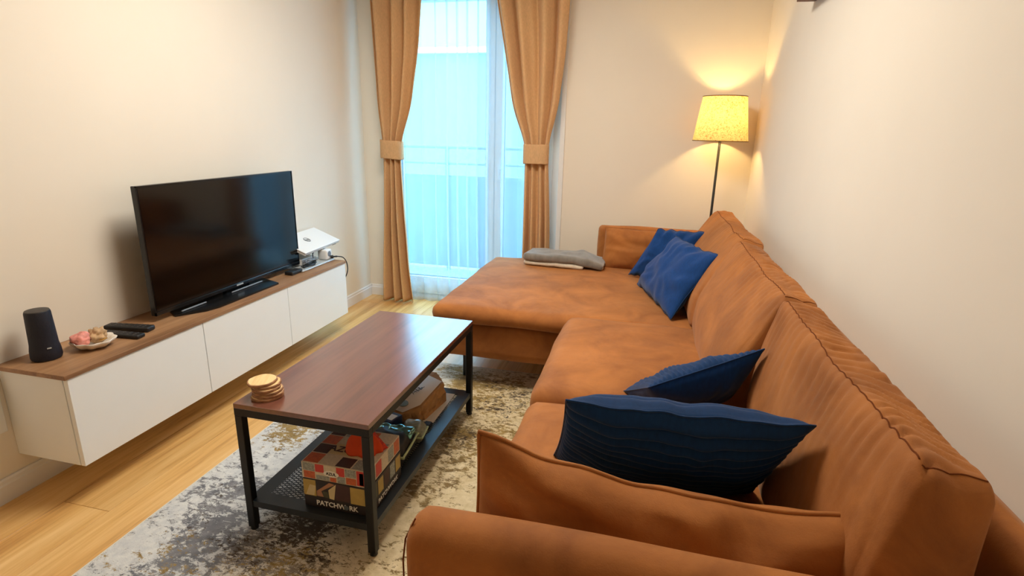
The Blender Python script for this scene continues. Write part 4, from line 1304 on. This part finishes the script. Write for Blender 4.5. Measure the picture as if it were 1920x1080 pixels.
ac2 = obj('arm_cushion', pillow(*Q, 0.11, nu=80, nv=40, pinch=(0.02, 0.05), wr=0.006, seed=9.0, skew=0.6), S, sofa, smooth=True)
obj('seam', pillow_seam(*Q, (0.02, 0.05), 0.0030), S, ac2, smooth=True)
# back cushions: box cushions leaning on the back panel; a seam runs along the front top edge, the cloth gathers across it
def backcush(ya, yb, seed, ztop, xbot, xtop, bulge):
    a_, c_ = (0.0, ya, 0.435), (0.30, yb, ztop)
    def wp(p, t):
        k = max(0.0, (p.z - 0.435) / (ztop - 0.435))
        q = p.x / 0.30
        xf = xbot + (xtop - xbot) * (0.35 * k + 0.65 * k ** 1.8)
        xr = xbot + 0.135 + (xtop + 0.098 - xbot - 0.135) * k ** 0.9
        ends = 1 - abs(2 * t.y - 1) ** 5
        x = xf + (xr - xf) * q
        x -= bulge * math.sin(PI * min(1, k ** 0.8)) * (0.45 + 0.55 * ends) * (1 - q)
        x += 0.012 * math.sin(PI * min(1, k)) * q
        z = p.z - 0.016 * k * q - 0.010 * k * (1 - (2 * t.y - 1) ** 2)
        s_ = math.exp(-((k - 1.0) / 0.27) ** 2)
        if q > 0.9: s_ *= 0.3
        ph = p.y * 172 + 11.0 * nz((p.y * 2.0, k * 0.6, q * 0.8), 2.0, seed)
        wv = abs(math.sin(ph * 0.5)) ** 0.7 - 0.6
        wv *= 0.35 + 1.1 * abs(nz((p.y * 6, k * 1.5 + q, 2.0), 1.6, seed + 2)) * 1.6
        A = 0.0125 * s_
        seamfac = 0.55 if (t.z > 0.985 and 0.0 < q < 0.12) else 1.0
        if t.z > 0.97: z += A * wv * seamfac
        else: x -= A * wv * 0.65 * (1 if q < 0.5 else 0)
        # broad soft dents in the front
        x += 0.010 * nz((p.y * 3.1, k * 2.2, 0), 1.5, seed + 20) * (1 - q) * (1 - k ** 3)
        return Vector((x, p.y, z))
    rr = (0.030, 0.040, 0.028)
    fn = softmap(a_, c_, rr, warp=wp, amp=0.009, nscale=6, seed=seed, crown=(0, 0, 0.020, 0.016, 0, 0.004))
    return softbox(a_, c_, rr, res=(0.0135, 0.0068, 0.012), fn=fn), fn
for (ya, yb, sd, zt, xb_, xt_, bg) in [(-0.485, 0.328, 3, 0.846, 2.375, 2.428, 0.030), (0.332, 1.182, 7, 0.846, 2.300, 2.432, 0.045), (1.188, 2.185, 11, 0.846, 2.285, 2.450, 0.042)]:
    bm, fn = backcush(ya, yb, sd, zt, xb_, xt_, bg)
    o = obj('back_cushion', bm, S, sofa, smooth=True)
    seamline(fn, [(0.075, 0.025 + 0.95 * i / 110, 1.0) for i in range(111)], o, 0.0013)
    seamline(fn, [(0.09 + 0.80 * i / 16, 0.012, 1.0) for i in range(17)], o, 0.0013)
# feet
for (fx_, fy_) in ((1.20, 1.32), (1.20, 2.18), (1.80, -0.54), (2.5, -0.54), (1.80, 0.42), (2.5, 2.22), (2.5, 0.9)):
    bm = B()
    z0_ = 0.0115 if (0.545 < fx_ < 2.145 and -0.865 < fy_ < 1.435) else 0.0
    box(bm, (fx_ - 0.014, fy_ - 0.014, z0_), (fx_ + 0.014, fy_ + 0.014, 0.160), 0.002, 1); box(bm, (fx_ - 0.05, fy_ - 0.05, 0.158), (fx_ + 0.05, fy_ + 0.05, 0.168), 0.001, 1)
    obj('leg', bm, M['blackmetal'], sofa)

# ------------------------------------------------------------------ throw
tw = empty('folded_throw', (1.56, 2.2, SEAT), label='folded grey fleece throw on the chaise', cat='blanket')
def thw(p, t):
    p.z += 0.006 * nz(p, 14, 3)
    p.x += 0.010 * nz(p, 9, 5); p.y += 0.008 * nz(p, 10, 1)
    return p
ZC = SEAT + 0.010
def rotw(c, a, base=thw):
    ca, sa = math.cos(a), math.sin(a)
    def f(p, t):
        p = base(p, t)
        dx_, dy_ = p.x - c[0], p.y - c[1]
        return Vector((c[0] + dx_ * ca - dy_ * sa, c[1] + dx_ * sa + dy_ * ca, p.z))
    return f
obj('lower_fold', softbox((1.335, 2.085, ZC), (1.715, 2.290, ZC + 0.026), 0.012, res=0.012, warp=rotw((1.52, 2.2), -0.10)), M['throwpale'], tw, smooth=True)
def flap(p, t):
    p = thw(p, t)
    k = max(0, (p.x - 1.66) / 0.20)
    if k > 0:
        drop = min(1, k) ** 1.3
        p.z = ZC + (p.z - ZC) * (1 - 0.45 * drop) - 0.020 * drop * (1 if t.z < 0.5 else 0.3)
        p.z = max(p.z, ZC + 0.001 if p.x < 1.72 else SEAT + 0.006)
    # ridge of a fold
    p.z += 0.010 * math.exp(-((p.x - 1.70 - (p.y - 2.2) * -0.3) / 0.03) ** 2) * (t.z)
    return p
obj('upper_fold', softbox((1.330, 2.080, ZC + 0.027), (1.830, 2.300, ZC + 0.075), 0.022, res=0.012, amp=0.004, nscale=14, warp=rotw((1.52, 2.2), -0.06, flap)), M['throw'], tw, smooth=True)

# ------------------------------------------------------------------ blue cushions
def cushion(label, TL, TR, BR, BL, th, ribbed_front, ribbed_back, seed, **kw):
    e = empty('throw_pillow', tuple((Vector(BL) + Vector(BR)) / 2), label=label, cat='cushion', group='blue cushions on the sofa')
    bm = pillow(TL, TR, BR, BL, th, seed=seed, front_mi=0, back_mi=1, **kw)
    obj('cover', bm, [M['bluerib'] if ribbed_front else M['blue'], M['bluerib'] if ribbed_back else M['blue']], e, smooth=True)
    obj('seam', pillow_seam(TL, TR, BR, BL, kw.get('pinch', 0.06), 0.0022, kw.get('ew', 0.0), seed), M['bluerib'], e, smooth=True)
cushion('ribbed navy cushion standing nearest, against the near arm cushion', (1.930, -0.275, 0.765), (2.370, -0.262, 0.772), (2.352, 0.010, 0.442), (1.868, 0.030, 0.440), 0.13, True, True, 1.0, nu=60, nv=170, rib=0.013, nrib=15, rib_both=True, pinch=0.03, wr=0.004, ew=0.008)
cushion('navy cushion with ribbed top side, behind the nearest ribbed one', (2.098, 0.200, 0.590), (2.375, 0.205, 0.735), (2.35, 0.46, 0.46), (2.03, 0.44, 0.455), 0.115, False, True, 2.0, nu=170, nv=50, rib=0.009, nrib=22, rib_axis='u', rib_back=True, skew=0.62, pinch=0.04, wr=0.004)
cushion('smooth blue cushion tilted in front of the other one at the chaise end', (2.215, 1.730, 0.752), (2.385, 1.30, 0.752), (2.205, 1.262, 0.445), (2.040, 1.830, 0.450), 0.13, False, False, 3.0, nu=50, nv=50, pinch=0.05, wr=0.007, ew=0.012)
cushion('smooth blue cushion leaning by the far arm, farthest from the camera', (2.130, 1.985, 0.742), (2.400, 1.930, 0.755), (2.26, 1.86, 0.455), (1.985, 2.020, 0.455), 0.12, False, False, 4.0, nu=50, nv=50, pinch=0.05, wr=0.006, ew=0.012)

# ------------------------------------------------------------------ floor lamp
LX, LY = 2.450, 2.388
fl_ = empty('floor_lamp', (LX, LY, 0), label='lit floor lamp with beige linen shade in the corner behind the sofa', cat='lamp')
bm = B(); lathe(bm, (LX, LY, 0.0005), [(0.118, 0.0), (0.12, 0.004), (0.118, 0.016), (0.02, 0.022)], 40); obj('base', bm, M['blackmetal'], fl_, smooth=True, sharp=40)
bm = B(); tube(bm, [(LX, LY, 0.02), (LX, LY, 1.30)], 0.0075, 12); obj('pole', bm, M['blackmetal'], fl_, smooth=True)
bm = B()
zs0, zs1, rs0, rs1 = 1.232, 1.484, 0.158, 0.124
n = 64
ra = [bm.verts.new((LX + rs0 * math.cos(2 * PI * k / n), LY + rs0 * math.sin(2 * PI * k / n), zs0)) for k in range(n)]
rb = [bm.verts.new((LX + rs1 * math.cos(2 * PI * k / n), LY + rs1 * math.sin(2 * PI * k / n), zs1)) for k in range(n)]
for k in range(n): bm.faces.new((ra[k], ra[(k + 1) % n], rb[(k + 1) % n], rb[k]))
shd = obj('lamp_shade', bm, M['shade'], fl_, smooth=True)
bm = B()
tube(bm, [(LX + rs0 * math.cos(2 * PI * k / n), LY + rs0 * math.sin(2 * PI * k / n), zs0) for k in range(n + 1)], 0.0028, 6)
tube(bm, [(LX + rs1 * math.cos(2 * PI * k / n), LY + rs1 * math.sin(2 * PI * k / n), zs1) for k in range(n + 1)], 0.0028, 6)
obj('shade_ring', bm, M['shadetrim'], shd, smooth=True)
bm = B()
for k in range(3):
    a = 2 * PI * k / 3 + 0.3
    tube(bm, [(LX, LY, 1.30), (LX + (rs0 - 0.012) * math.cos(a), LY + (rs0 - 0.012) * math.sin(a), 1.245)], 0.002, 6)
lathe(bm, (LX, LY, 1.29), [(0.018, 0.0), (0.018, 0.045)], 16); obj('bulb_holder', bm, M['black'], fl_)
bm = B(); lathe(bm, (LX, LY, 1.335), [(0.012, 0), (0.018, 0.015), (0.030, 0.045), (0.028, 0.065), (0.012, 0.080), (0.002, 0.083)], 20); bl = obj('bulb', bm, M['bulb'], fl_, smooth=True)
pl = bpy.data.lights.new('floor_lamp_light', 'POINT'); pl.energy = 44; pl.color = (1.0, 0.64, 0.23); pl.shadow_soft_size = 0.034
plo = bpy.data.objects.new('floor_lamp_light', pl); plo.location = (LX, LY, 1.378); COL.objects.link(plo)
bl.visible_shadow = True

# ------------------------------------------------------------------ ledge at the top right, ceiling lamps
bm = B(); box(bm, (W - 0.075, 0.95, 1.815), (W - 0.001, 1.560, 1.840), 0.002, 1)
obj('wall_shelf', bm, M['darkwood'], origin=(W - 0.001, 1.25, 1.815), label='dark wooden wall ledge whose corner shows at the top right', cat='shelf')
for (lx_, ly_, lab) in ((1.30, 0.75, 'round white ceiling lamp above the coffee table'), (1.5, -4.2, 'round white ceiling lamp near the rear wall')):
    c = empty('ceiling_lamp', (lx_, ly_, H), label=lab, cat='lamp')
    bm = B(); lathe(bm, (lx_, ly_, 2.40), [(0.475, 0.0), (0.48, 0.01), (0.48, 0.149)], 40, cap0=False); obj('housing', bm, M['whiteplastic'], c, smooth=True, sharp=40)
    bm = B(); lathe(bm, (lx_, ly_, 2.385), [(0.45, 0.0), (0.465, 0.012), (0.470, 0.02)], 40); obj('diffuser', bm, M['diffuser'], c, smooth=True, sharp=40)
